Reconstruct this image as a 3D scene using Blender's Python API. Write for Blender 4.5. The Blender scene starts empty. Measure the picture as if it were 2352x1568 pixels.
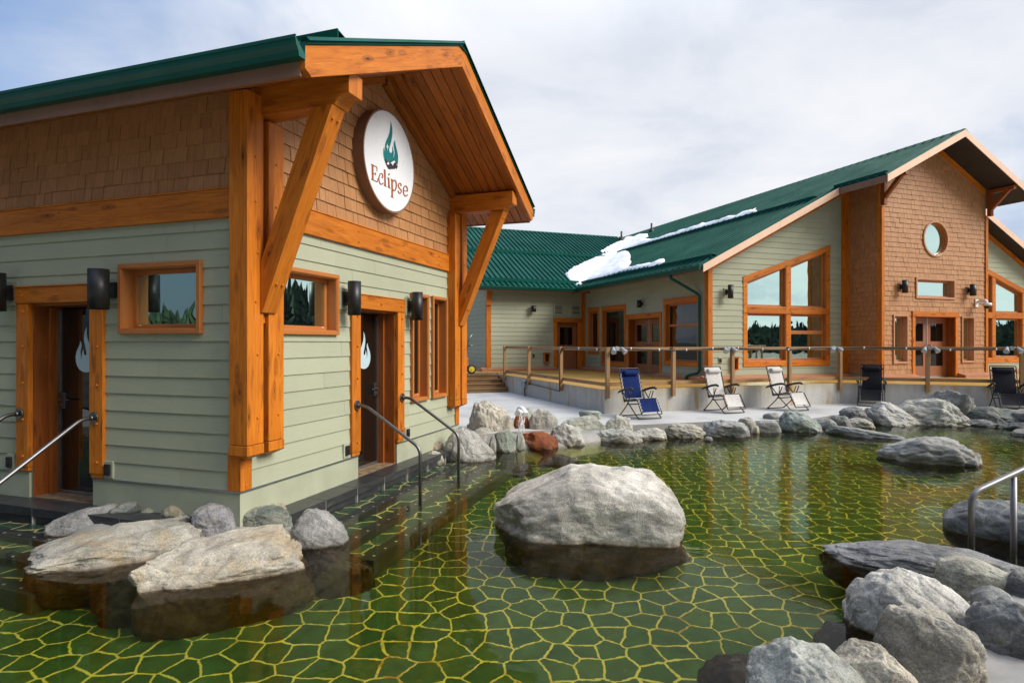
import bpy, bmesh, math, random
from mathutils import Vector, noise
R = math.radians
random.seed(7)
sc = bpy.context.scene
COL = sc.collection
V = Vector

# ------------------------------------------------------------------ camera geometry (used to measure real planes)
FP, HX, HY, CAMZ = 1398.0, 1176.0, 787.0, 1.86
def ray(x, y): return V(((x - HX) / FP, 1.0, (HY - y) / FP))
def on_z(x, y, z):
    d = ray(x, y); t = (z - CAMZ) / d.z
    return V((d.x * t, t, z))
def on_plane(x, y, p0, nrm):
    d = ray(x, y); t = (p0 - V((0, 0, CAMZ))).dot(nrm) / d.dot(nrm)
    return V((0, 0, CAMZ)) + d * t

class Fr:                                   # a vertical wall frame: u along, n outward, z up
    def __init__(s, o, ang):
        a = R(ang); s.o = V((o[0], o[1], 0)); s.ang = ang
        s.u = V((math.sin(a), math.cos(a), 0)); s.n = V((math.cos(a), -math.sin(a), 0))
    def at(s, u, n, z=0.0): return s.o + s.u * u + s.n * n + V((0, 0, z))
    def pix(s, x, y, off=0.0):
        p = on_plane(x, y, s.o + s.n * off, s.n)
        return (p - s.o).dot(s.u), p.z
    def solve_n(s, u, x):
        b = s.o + s.u * u; r = (x - HX) / FP
        return (b.x - r * b.y) / (r * s.n.y - s.n.x)

# ------------------------------------------------------------------ objects
ROOT = {}
def tag(o, label=None, cat=None, group=None, kind=None):
    if label: o['label'] = label
    if cat: o['category'] = cat
    if group: o['group'] = group
    if kind: o['kind'] = kind
    return o
def empty(name, loc, label, cat, group=None):
    o = bpy.data.objects.new(name, None); COL.objects.link(o)
    o.location = loc; o.empty_display_size = .2; ROOT[o] = V(loc)
    return tag(o, label, cat, group)

class MB:
    def __init__(s): s.v = []; s.f = []; s.uv = []; s.sm = []; s.mi = []; s.m = 0
    def face(s, pts, uvs=None, smooth=False):
        b = len(s.v); s.v += [V(p) for p in pts]; s.f.append(list(range(b, b + len(pts))))
        s.uv += list(uvs) if uvs else [(p[0], p[1]) for p in pts]
        s.sm.append(smooth); s.mi.append(s.m)
    def hexa(s, o, A, B, C, grain=0):
        E = [V(A), V(B), V(C)]; o = V(o); L = [e.length for e in E]
        base = len(s.v)
        for k in range(2):
            for j in range(2):
                for i in range(2): s.v.append(o + E[0] * i + E[1] * j + E[2] * k)
        ro = (random.uniform(0, 40), random.uniform(0, 40))
        flip = E[0].cross(E[1]).dot(E[2]) < 0
        ix = lambda i, j, k: base + i + 2 * j + 4 * k
        F = [((0,0,0),(0,1,0),(1,1,0),(1,0,0)), ((0,0,1),(1,0,1),(1,1,1),(0,1,1)), ((0,0,0),(1,0,0),(1,0,1),(0,0,1)),
             ((0,1,0),(0,1,1),(1,1,1),(1,1,0)), ((0,0,0),(0,0,1),(0,1,1),(0,1,0)), ((1,0,0),(1,1,0),(1,1,1),(1,0,1))]
        ax = [(0,1),(0,1),(0,2),(0,2),(1,2),(1,2)]
        for q, f in enumerate(F):
            f = list(reversed(f)) if flip else list(f)
            s.f.append([ix(*c) for c in f]); s.sm.append(False); s.mi.append(s.m)
            a, b2 = ax[q]
            if b2 == grain: a, b2 = b2, a
            for c in f:
                if a == grain: s.uv.append((ro[0] + c[a] * L[a], ro[1] + c[b2] * L[b2] + q * .37))
                else: s.uv.append((ro[0] + c[a] * L[a] * .15, ro[1] + c[b2] * L[b2]))
    def fbox(s, fr, u0, u1, n0, n1, z0, z1, grain='u'):
        s.hexa(fr.at(u0, n0, z0), fr.u * (u1 - u0), fr.n * (n1 - n0), V((0, 0, z1 - z0)), 'unz'.index(grain))
    def bar(s, p0, p1, w, h, up=V((0, 0, 1))):
        p0 = V(p0); p1 = V(p1); d = p1 - p0; x = d.normalized().cross(up).normalized(); y = x.cross(d.normalized())
        s.hexa(p0 - x * w / 2 - y * h / 2, d, x * w, y * h, 0)
    def prism(s, pts, ext, grain=1):
        pts = [V(p) for p in pts]; ext = V(ext); n = len(pts)
        nrm = V((0, 0, 0))
        for i in range(n): nrm += pts[i].cross(pts[(i + 1) % n])
        if nrm.dot(ext) > 0: pts.reverse()
        ro = random.uniform(0, 40); b = len(s.v); L = ext.length
        s.v += pts + [p + ext for p in pts]
        e0 = (pts[1] - pts[0]).normalized(); e1 = nrm.normalized().cross(e0)
        cap = lambda p: ((p - pts[0]).dot(e0) + ro, (p - pts[0]).dot(e1) + ro)
        s.f.append(list(range(b, b + n))); s.uv += [cap(p) for p in pts]
        s.f.append([b + n + i for i in reversed(range(n))]); s.uv += [cap(p) for p in reversed(pts)]
        acc = 0
        for i in range(n):
            j = (i + 1) % n; l = (pts[j] - pts[i]).length
            s.f.append([b + j, b + i, b + n + i, b + n + j])
            a0, a1 = acc, acc + l; acc = a1
            if grain == 1: s.uv += [(ro, a1), (ro, a0), (ro + L, a0), (ro + L, a1)]
            else: s.uv += [(a1, ro), (a0, ro), (a0, ro + L), (a1, ro + L)]
        s.sm += [False] * (n + 2); s.mi += [s.m] * (n + 2)
    def tube(s, pts, r, seg=10, cap=True):
        pts = [V(p) for p in pts]; rings = []; n = len(pts); prev = None; acc = 0
        rr = r if isinstance(r, (list, tuple)) else [r] * n
        for i, p in enumerate(pts):
            t = (pts[min(i + 1, n - 1)] - pts[max(i - 1, 0)]).normalized()
            if prev is None:
                a = V((0, 0, 1)) if abs(t.z) < .9 else V((1, 0, 0)); x = t.cross(a).normalized()
            else: x = (prev - t * prev.dot(t)).normalized()
            y = t.cross(x); prev = x; b = len(s.v)
            for k in range(seg):
                c = 2 * math.pi * k / seg; s.v.append(p + (x * math.cos(c) + y * math.sin(c)) * rr[i])
            if i: acc += (p - pts[i - 1]).length
            rings.append((b, acc))
        for i in range(n - 1):
            (b0, a0), (b1, a1) = rings[i], rings[i + 1]
            for k in range(seg):
                k2 = (k + 1) % seg
                s.f.append([b0 + k, b0 + k2, b1 + k2, b1 + k]); s.sm.append(True); s.mi.append(s.m)
                s.uv += [(a0, k * .02), (a0, k * .02 + .02), (a1, k * .02 + .02), (a1, k * .02)]
        if cap:
            for (b, a), rev in ((rings[0], True), (rings[-1], False)):
                ids = [b + k for k in range(seg)]
                s.f.append(ids[::-1] if rev else ids); s.sm.append(False); s.mi.append(s.m); s.uv += [(a, 0)] * seg
    def build(s, name, mats, parent=None, root=None, bevel=0):
        me = bpy.data.meshes.new(name)
        org = ROOT[parent] if parent is not None else (V(root) if root is not None else V((0, 0, 0)))
        me.from_pydata([p - org for p in s.v], [], s.f)
        uvl = me.uv_layers.new(name='UVMap')
        uvl.data.foreach_set('uv', [c for t in s.uv for c in t])
        me.polygons.foreach_set('use_smooth', s.sm)
        for m in (mats if isinstance(mats, (list, tuple)) else [mats]): me.materials.append(m)
        me.polygons.foreach_set('material_index', s.mi)
        me.update()
        o = bpy.data.objects.new(name, me); COL.objects.link(o)
        if parent is not None: o.parent = parent
        else: o.location = org
        ROOT[o] = org
        if bevel:
            md = o.modifiers.new('bev', 'BEVEL'); md.width = bevel; md.segments = 2; md.limit_method = 'ANGLE'; md.angle_limit = R(40)
        return o

def rounded(pts, r, k=5):
    pts = [V(p) for p in pts]; out = [pts[0]]
    for i in range(1, len(pts) - 1):
        a, b, c = pts[i - 1], pts[i], pts[i + 1]
        d0 = (a - b); d1 = (c - b); q = min(r, d0.length * .48, d1.length * .48)
        p0 = b + d0.normalized() * q; p1 = b + d1.normalized() * q
        for j in range(k + 1):
            t = j / k; out.append(p0 * (1 - t) ** 2 + b * 2 * t * (1 - t) + p1 * t * t)
    out.append(pts[-1]); return out

# convex clipping in (u,z)
def clip(poly, a, b, keep_left=True):
    out = []; n = len(poly)
    sgn = 1 if keep_left else -1
    f = lambda p: sgn * ((b[0] - a[0]) * (p[1] - a[1]) - (b[1] - a[1]) * (p[0] - a[0]))
    for i in range(n):
        p, q = poly[i], poly[(i + 1) % n]; fp, fq = f(p), f(q)
        if fp >= 0: out.append(p)
        if (fp > 0 > fq) or (fp < 0 < fq):
            t = fp / (fp - fq); out.append((p[0] + (q[0] - p[0]) * t, p[1] + (q[1] - p[1]) * t))
    return out
def area(p): return .5 * sum(p[i][0] * p[(i + 1) % len(p)][1] - p[(i + 1) % len(p)][0] * p[i][1] for i in range(len(p)))
def ccw(p): return list(p) if area(p) > 0 else list(reversed(p))
def subtract(poly, hole):
    hole = ccw(hole); out = []; rest = poly
    for i in range(len(hole)):
        a, b = hole[i], hole[(i + 1) % len(hole)]
        o = clip(rest, a, b, False)
        if len(o) > 2 and abs(area(o)) > 1e-5: out.append(o)
        rest = clip(rest, a, b, True)
        if len(rest) < 3: break
    return out
def rect(u0, u1, z0, z1): return [(u0, z0), (u1, z0), (u1, z1), (u0, z1)]

def cladding(mb, fr, region, holes, z0, course, wr, t0, t1, gap, off=0.0, jit=0.0):
    region = ccw(region); us = [p[0] for p in region]; zs = [p[1] for p in region]
    zb = z0
    while zb < max(zs):
        zt = zb + course; u = min(us) - random.uniform(0, wr[1])
        while u < max(us):
            w = random.uniform(*wr); pc = rect(u + gap / 2, u + w - gap / 2, zb, zt); u += w
            for i in range(len(region)):
                pc = clip(pc, region[i], region[(i + 1) % len(region)])
                if len(pc) < 3: break
            if len(pc) < 3: continue
            ps = [pc]
            for h in holes: ps = [q for p in ps for q in subtract(p, h)]
            dj = random.uniform(-jit, jit); dz = random.uniform(0, jit * 1.5); ro = (random.uniform(0, 50), random.uniform(0, 50))
            for p in ps:
                if len(p) < 3 or abs(area(p)) < 2e-5: continue
                p = ccw(p)
                nn = lambda z: off + t0 + dj + (t1 - t0) * (z - zb) / course
                P = [fr.at(q[0], nn(q[1]), q[1] - (dz if abs(q[1] - zb) < 1e-4 else 0)) for q in p]
                uv = [(q[0] + ro[0], q[1] + ro[1]) for q in p]
                b = len(mb.v); n = len(P)
                mb.v += P + [fr.at(q[0], off - .004, q[1]) for q in p]
                mb.f.append(list(range(b, b + n))); mb.uv += uv; mb.sm.append(False); mb.mi.append(mb.m)
                for i in range(n):
                    j = (i + 1) % n
                    mb.f.append([b + j, b + i, b + n + i, b + n + j]); mb.uv += [uv[j], uv[i], uv[i], uv[j]]; mb.sm.append(False); mb.mi.append(mb.m)
        zb = zt

# ------------------------------------------------------------------ materials
def newmat(name):
    m = bpy.data.materials.new(name); m.use_nodes = True; nt = m.node_tree
    return m, nt, nt.nodes['Principled BSDF']
def N(nt, typ, **kw):
    n = nt.nodes.new(typ)
    for k, v in kw.items():
        if k.startswith('_'): setattr(n, k[1:], v)
        else:
            key = int(k[1:]) if (k[0] == 'i' and k[1:].isdigit()) else k.replace('__', ' ')
            n.inputs[key].default_value = v
    return n
def ramp(nt, fac, stops, interp='LINEAR'):
    r = nt.nodes.new('ShaderNodeValToRGB'); cr = r.color_ramp; cr.interpolation = interp
    while len(cr.elements) < len(stops): cr.elements.new(.5)
    for e, (p, c) in zip(cr.elements, stops):
        e.position = p; e.color = (c, c, c, 1) if isinstance(c, (int, float)) else (*c, 1)
    nt.links.new(fac, r.inputs[0]); return r.outputs[0]
def mix(nt, fac, a, b, mode='MIX'):
    n = nt.nodes.new('ShaderNodeMix'); n.data_type = 'RGBA'; n.blend_type = mode
    for s, x in ((n.inputs[0], fac), (n.inputs[6], a), (n.inputs[7], b)):
        if isinstance(x, bpy.types.NodeSocket): nt.links.new(x, s)
        elif isinstance(x, (int, float)): s.default_value = x
        else: s.default_value = (*x, 1)
    return n.outputs[2]
def math_(nt, op, a, b=0.0, c=None):
    n = nt.nodes.new('ShaderNodeMath'); n.operation = op
    for i, x in enumerate((a, b) if c is None else (a, b, c)):
        if isinstance(x, bpy.types.NodeSocket): nt.links.new(x, n.inputs[i])
        else: n.inputs[i].default_value = x
    return n.outputs[0]
def coords(nt, kind='UV', scale=(1, 1, 1), rot=(0, 0, 0)):
    tc = nt.nodes.new('ShaderNodeTexCoord'); mp = nt.nodes.new('ShaderNodeMapping')
    mp.inputs['Scale'].default_value = scale; mp.inputs['Rotation'].default_value = rot
    nt.links.new(tc.outputs[kind], mp.inputs[0]); return mp.outputs[0]
def noise_(nt, vec, scale, detail=4, rough=.55, dist=0.0):
    n = N(nt, 'ShaderNodeTexNoise', Scale=scale, Detail=detail, Roughness=rough, Distortion=dist)
    nt.links.new(vec, n.inputs['Vector']); return n.outputs[0]
def bump(nt, h, strength, dist, bsdf, normal=None):
    b = N(nt, 'ShaderNodeBump', Strength=strength, Distance=dist); nt.links.new(h, b.inputs['Height'])
    nt.links.new(b.outputs[0], bsdf.inputs['Normal']); return b
def simple(name, col, rough=.5, metal=0.0, coat=0.0, spec=.5, vary=.06, scale=3.0):
    m, nt, b = newmat(name)
    v = noise_(nt, coords(nt, 'Object'), scale, 5)
    lo = tuple(c * (1 - vary * 2) for c in col); hi = tuple(min(1, c * (1 + vary)) for c in col)
    nt.links.new(ramp(nt, v, [(.3, lo), (.7, hi)]), b.inputs['Base Color'])
    nt.links.new(ramp(nt, v, [(.3, min(1, rough * 1.15)), (.7, rough * .9)]), b.inputs['Roughness'])
    b.inputs['Metallic'].default_value = metal; b.inputs['Coat Weight'].default_value = coat
    b.inputs['Specular IOR Level'].default_value = spec
    return m

def mat_wood(name, dark, midc, light, rough=.45, knots=True, contrast=1.0, spec=.5):
    m, nt, b = newmat(name); L = nt.links
    g = noise_(nt, coords(nt, 'UV', (.9, 11, 1)), 2.0, 9, .62, 1.3)
    broad = noise_(nt, coords(nt, 'UV', (.8, 2.2, 1)), 1.7, 3)
    fine = noise_(nt, coords(nt, 'UV', (3, 120, 1)), 2.0, 3, .6)
    c = ramp(nt, g, [(.31, dark), (.46, midc), (.68, light)])
    c = mix(nt, math_(nt, 'MULTIPLY', ramp(nt, broad, [(.42, 0.0), (.75, 1.0)]), .45 * contrast), c, dark)
    c = mix(nt, .35, c, ramp(nt, fine, [(.3, midc), (.7, light)]))
    if knots:
        kv = coords(nt, 'UV', (1.5, 5.2, 1)); vo = N(nt, 'ShaderNodeTexVoronoi', Scale=1.35, Randomness=1.0)
        L.new(kv, vo.inputs['Vector'])
        d = math_(nt, 'ADD', vo.outputs['Distance'], math_(nt, 'MULTIPLY', g, .14))
        c = mix(nt, ramp(nt, d, [(.10, 1.0), (.19, .0)]), c, tuple(x * .28 for x in dark))
        ring = ramp(nt, d, [(.15, 0.0), (.22, .75), (.34, 0.0)])
        c = mix(nt, math_(nt, 'MULTIPLY', ring, .75), c, tuple(x * .8 for x in dark))
    ck = noise_(nt, coords(nt, 'UV', (.55, 34, 1)), 1.5, 3, .5, .6); ckm = noise_(nt, coords(nt, 'UV', (.7, 3, 1)), 1.1, 2)
    crack = math_(nt, 'MULTIPLY', ramp(nt, math_(nt, 'ABSOLUTE', math_(nt, 'SUBTRACT', ck, .5)), [(0, 1.0), (.006, 0.0)]), ramp(nt, ckm, [(.52, 0.0), (.6, 1.0)]))
    c = mix(nt, math_(nt, 'MULTIPLY', crack, .8), c, tuple(x * .25 for x in dark))
    geo = nt.nodes.new('ShaderNodeNewGeometry')
    tint = ramp(nt, geo.outputs['Random Per Island'], [(0, .82), (1, 1.1)])
    c = mix(nt, 1.0, c, tint, 'MULTIPLY')
    L.new(c, b.inputs['Base Color']); L.new(ramp(nt, g, [(.3, rough * 1.25), (.7, rough * .9)]), b.inputs['Roughness'])
    b.inputs['Specular IOR Level'].default_value = spec
    bump(nt, mix(nt, .5, g, fine), .45, .008, b)
    return m

def mat_siding(name, col):
    m, nt, b = newmat(name); L = nt.links
    geo = nt.nodes.new('ShaderNodeNewGeometry')
    gr = noise_(nt, coords(nt, 'UV', (1.6, 26, 1)), 2.0, 7, .6, 2.2)
    dirt = noise_(nt, coords(nt, 'Object', (.7, .7, .35)), 1.5, 6)
    c = mix(nt, 1.0, col, ramp(nt, geo.outputs['Random Per Island'], [(0, .95), (1, 1.04)]), 'MULTIPLY')
    c = mix(nt, 1.0, c, ramp(nt, dirt, [(.3, .93), (.7, 1.04)]), 'MULTIPLY')
    c = mix(nt, 1.0, c, ramp(nt, gr, [(.35, .965), (.6, 1.02)]), 'MULTIPLY')
    L.new(c, b.inputs['Base Color']); b.inputs['Roughness'].default_value = .7; b.inputs['Specular IOR Level'].default_value = .3
    bump(nt, gr, .4, .004, b); return m

def mat_shingle(name, a, bcol):
    m, nt, b = newmat(name); L = nt.links
    geo = nt.nodes.new('ShaderNodeNewGeometry')
    gr = noise_(nt, coords(nt, 'UV', (38, 2.4, 1)), 1.6, 6, .6, 1.2)
    c = ramp(nt, geo.outputs['Random Per Island'], [(0, a), (1, bcol)])
    c = mix(nt, 1.0, c, ramp(nt, gr, [(.3, .72), (.65, 1.12)]), 'MULTIPLY')
    L.new(c, b.inputs['Base Color']); b.inputs['Roughness'].default_value = .6
    bump(nt, gr, .5, .005, b); return m

def mat_rock(name, alt, alt_amt, streak=0.0):
    m, nt, b = newmat(name); L = nt.links
    oi = nt.nodes.new('ShaderNodeObjectInfo'); geo = nt.nodes.new('ShaderNodeNewGeometry')
    tc = nt.nodes.new('ShaderNodeTexCoord'); add = nt.nodes.new('ShaderNodeVectorMath')
    sc_ = nt.nodes.new('ShaderNodeVectorMath'); sc_.operation = 'SCALE'
    L.new(oi.outputs['Location'], sc_.inputs[0]); sc_.inputs['Scale'].default_value = 3.7
    L.new(tc.outputs['Object'], add.inputs[0]); L.new(sc_.outputs[0], add.inputs[1]); P = add.outputs[0]
    big = noise_(nt, P, 1.5, 5, .6, .6); mid = noise_(nt, P, 6.5, 7, .65, .8); fine = noise_(nt, P, 75, 3, .7); crys = noise_(nt, P, 170, 2, .8)
    base = oi.outputs['Color']
    c = mix(nt, 1.0, base, ramp(nt, big, [(.32, .58), (.5, .95), (.68, 1.25)]), 'MULTIPLY')
    c = mix(nt, 1.0, c, ramp(nt, mid, [(.3, .6), (.5, 1.0), (.7, 1.22)]), 'MULTIPLY')
    # broad lichen and mineral staining
    st = noise_(nt, P, 2.3, 6, .6, 1.0)
    c = mix(nt, math_(nt, 'MULTIPLY', ramp(nt, st, [(.5, 0.0), (.66, 1.0)]), alt_amt), c, alt)
    # mineral banding along one direction of each stone
    rm = nt.nodes.new('ShaderNodeVectorRotate'); rm.rotation_type = 'EULER_XYZ'; L.new(P, rm.inputs['Vector']); cx = nt.nodes.new('ShaderNodeCombineXYZ')
    L.new(math_(nt, 'MULTIPLY', oi.outputs['Random'], 3.0), cx.inputs[0]); L.new(math_(nt, 'MULTIPLY', oi.outputs['Random'], 7.0), cx.inputs[1]); L.new(cx.outputs[0], rm.inputs['Rotation'])
    ms = nt.nodes.new('ShaderNodeMapping'); ms.inputs['Scale'].default_value = (1, 1, 6); L.new(rm.outputs[0], ms.inputs[0])
    bd = noise_(nt, ms.outputs[0], 2.2, 6, .65, .7)
    c = mix(nt, 1.0, c, ramp(nt, bd, [(.32, .76), (.48, 1.0), (.6, 1.0), (.75, 1.16)]), 'MULTIPLY')
    # pale veins
    wv = N(nt, 'ShaderNodeTexNoise', Scale=1.1, Detail=3, Distortion=.9); L.new(P, wv.inputs['Vector'])
    vein = ramp(nt, math_(nt, 'ABSOLUTE', math_(nt, 'SUBTRACT', wv.outputs[0], .5)), [(0, 1.0), (.012, 0.0)])
    c = mix(nt, math_(nt, 'MULTIPLY', vein, .25), c, (.55, .54, .5))
    # salt and pepper grain
    c = mix(nt, 1.0, c, ramp(nt, fine, [(.32, .66), (.5, 1.0), (.68, 1.22)]), 'MULTIPLY')
    c = mix(nt, .4, c, mix(nt, 1.0, c, ramp(nt, crys, [(.36, .4), (.5, 1.0), (.66, 1.5)]), 'MULTIPLY'))
    # damp, iron-stained waterline and algae-brown submerged skin
    sep = nt.nodes.new('ShaderNodeSeparateXYZ'); L.new(geo.outputs['Position'], sep.inputs[0])
    z = math_(nt, 'ADD', sep.outputs['Z'], math_(nt, 'MULTIPLY', math_(nt, 'SUBTRACT', mid, .5), .05))
    c = mix(nt, ramp(nt, z, [(.0, 0.0), (.02, 0.0), (.021, 0.0), (1, 0.0)]), c, c)
    wet = N(nt, 'ShaderNodeMapRange', i1=.0, i2=.045, i3=1.0, i4=0.0); L.new(z, wet.inputs[0])
    c = mix(nt, math_(nt, 'MULTIPLY', wet.outputs[0], .72), c, mix(nt, 1.0, c, (.42, .33, .24), 'MULTIPLY'))
    sub = N(nt, 'ShaderNodeMapRange', i1=-.03, i2=.008, i3=1.0, i4=0.0); L.new(z, sub.inputs[0])
    c = mix(nt, sub.outputs[0], c, mix(nt, .5, (.045, .022, .006), mix(nt, 1.0, c, (.17, .10, .035), 'MULTIPLY')))
    L.new(c, b.inputs['Base Color'])
    rg = N(nt, 'ShaderNodeMapRange', i1=.0, i2=.05, i3=.3, i4=.78); L.new(z, rg.inputs[0]); L.new(rg.outputs[0], b.inputs['Roughness'])
    b.inputs['Specular IOR Level'].default_value = .35
    h = mix(nt, .35, mid, fine); h = mix(nt, .2, h, crys)
    bump(nt, h, .6, .045, b); return m

def mat_concrete(name, col, stain=0.0, stretch=False, rough=.8):
    m, nt, b = newmat(name); L = nt.links
    P = coords(nt, 'UV'); a = noise_(nt, P, .55, 8, .62, .4); f = noise_(nt, P, 9, 8, .7); g = noise_(nt, P, 70, 2, .7)
    c = mix(nt, 1.0, col, ramp(nt, a, [(.3, .74), (.5, 1.0), (.7, 1.12)]), 'MULTIPLY')
    c = mix(nt, 1.0, c, ramp(nt, f, [(.3, .9), (.7, 1.07)]), 'MULTIPLY')
    c = mix(nt, 1.0, c, ramp(nt, g, [(.3, .93), (.7, 1.05)]), 'MULTIPLY')
    if stretch:
        s1 = noise_(nt, coords(nt, 'UV', (5.5, .35, 1)), 1.4, 6, .65); s2 = noise_(nt, coords(nt, 'UV', (1.7, .22, 1)), 1.9, 4, .6)
        c = mix(nt, math_(nt, 'MULTIPLY', ramp(nt, s1, [(.5, 0.0), (.72, 1.0)]), .45), c, tuple(x * .55 for x in col))
        c = mix(nt, math_(nt, 'MULTIPLY', ramp(nt, s2, [(.57, 0.0), (.66, 1.0)]), stain), c, (.40, .22, .04))
        sep = nt.nodes.new('ShaderNodeSeparateXYZ'); L.new(coords(nt, 'UV'), sep.inputs[0])
        tz = N(nt, 'ShaderNodeMapRange', i1=.5, i2=.72, i3=0.0, i4=1.0); L.new(math_(nt, 'ADD', sep.outputs['Y'], math_(nt, 'MULTIPLY', math_(nt, 'SUBTRACT', s1, .5), .5)), tz.inputs[0])
        c = mix(nt, math_(nt, 'MULTIPLY', tz.outputs[0], stain * .5), c, (.34, .25, .09))
    L.new(c, b.inputs['Base Color']); b.inputs['Roughness'].default_value = rough
    bump(nt, mix(nt, .5, f, g), .25, .008, b); return m

M = {}
M['stain'] = mat_wood('orange_cedar', (.18, .040, .004), (.52, .138, .008), (.69, .228, .019), spec=.25)
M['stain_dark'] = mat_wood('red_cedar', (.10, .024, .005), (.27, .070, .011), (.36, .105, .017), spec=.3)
M['cedar_deep'] = mat_wood('soffit_cedar', (.16, .036, .006), (.37, .10, .014), (.48, .15, .024), rough=.5, spec=.3)
M['deckwood'] = mat_wood('weathered_deck_wood', (.10, .052, .018), (.20, .105, .038), (.29, .165, .065), rough=.65)
M['railwood'] = mat_wood('rail_wood', (.17, .085, .03), (.30, .155, .055), (.42, .24, .095), rough=.65)
M['sage'] = mat_siding('sage_siding', (.365, .378, .265))
M['sage_trim'] = simple('sage_trim', (.37, .384, .270), .65, 0, 0, .3)
M['shingle'] = mat_shingle('brown_shingle', (.37, .165, .054), (.445, .208, .076))
M['green'] = simple('green_metal', (.003, .075, .056), .55, 0, 0, .08, .12, .9)
M['green_trim'] = simple('green_trim', (.003, .078, .055), .35, 0, .0, .35, .06)
M['beige'] = simple('beige_fascia', (.78, .52, .36), .45, 0, 0, .4, .04)
M['brownmetal'] = simple('brown_fascia', (.235, .13, .082), .5, 0, 0, .3)
M['plinth'] = simple('plinth_brown', (.40, .17, .085), .5)
M['frame'] = simple('window_frame_orange', (.44, .145, .028), .45)
M['frame_tan'] = simple('window_frame_tan', (.46, .215, .10), .45)
M['black'] = simple('black_metal', (.012, .012, .013), .45)
M['steel'] = simple('brushed_steel', (.19, .185, .18), .40, 1.0)
M['galv'] = simple('galvanised_flashing', (.42, .44, .48), .38, 1.0)
M['grey_paint'] = simple('grey_box', (.28, .30, .31), .5)
M['white'] = simple('white_plastic', (.78, .78, .76), .4)
M['white_sign'] = simple('sign_face', (.74, .75, .77), .28, vary=.0)
M['teal'] = simple('teal_print', (.005, .17, .175), .35)
M['dark_print'] = simple('dark_print', (.03, .028, .032), .35)
M['rust_print'] = simple('rust_print', (.34, .085, .018), .35)
M['frost'] = simple('frosted_film', (.46, .60, .64), .5)
M['concrete'] = mat_concrete('patio_concrete', (.46, .45, .425))
M['mortar'] = mat_concrete('grey_mortar', (.29, .275, .25))
M['deckwall'] = mat_concrete('stained_concrete', (.44, .42, .38), .85, True)
M['ochre'] = mat_concrete('ochre_deck', (.42, .225, .035), rough=.5)
M['sand'] = simple('dark_ground', (.085, .08, .06), .95, vary=.3, scale=.4)
M['door'] = simple('terracotta_door', (.30, .105, .040), .4)
M['tan_cover'] = simple('threshold_tile', (.22, .145, .075), .7, vary=.3, scale=9)
M['rubber'] = simple('black_rubber', (.02, .02, .02), .7)
M['yellow'] = simple('yellow_hub', (.75, .55, .02), .4)
M['lens'] = simple('lamp_glass', (.45, .46, .46), .25)
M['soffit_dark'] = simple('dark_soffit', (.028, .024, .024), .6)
M['blue'] = simple('blue_mesh_fabric', (.006, .018, .095), .8, 0, 0, .12, scale=40, vary=.2)
M['beige_fabric'] = simple('beige_mesh_fabric', (.52, .49, .45), .8, scale=40, vary=.12)
M['charcoal'] = simple('charcoal_mesh_fabric', (.022, .021, .024), .8, 0, 0, .15, scale=40, vary=.25)
M['rock'] = mat_rock('granite', (.42, .37, .27), .35)
M['rock_ochre'] = mat_rock('ochre_granite', (.38, .27, .13), .5)
M['rock_rust'] = mat_rock('rusty_stone', (.26, .07, .012), .95)

def mat_snow():
    m, nt, b = newmat('snow'); n = noise_(nt, coords(nt, 'Object'), 4, 6)
    b.inputs['Base Color'].default_value = (.86, .87, .9, 1); b.inputs['Roughness'].default_value = .7
    bump(nt, n, .5, .05, b); return m
M['snow'] = mat_snow()

def mat_slate():
    m, nt, b = newmat('black_slate'); L = nt.links
    P = coords(nt, 'UV'); n = noise_(nt, coords(nt, 'UV', (1, 4, 1)), 3, 8, .7, .7); f = noise_(nt, P, 14, 6, .65)
    c = ramp(nt, n, [(.3, (.016, .017, .018)), (.55, (.036, .037, .038)), (.8, (.085, .085, .08))])
    c = mix(nt, ramp(nt, f, [(.62, 0.0), (.8, .5)]), c, (.2, .19, .17))
    L.new(c, b.inputs['Base Color']); b.inputs['Roughness'].default_value = .38
    bump(nt, f, .3, .008, b); return m
M['slate'] = mat_slate()
M['grout'] = simple('white_grout', (.5, .5, .46), .8)

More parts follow.
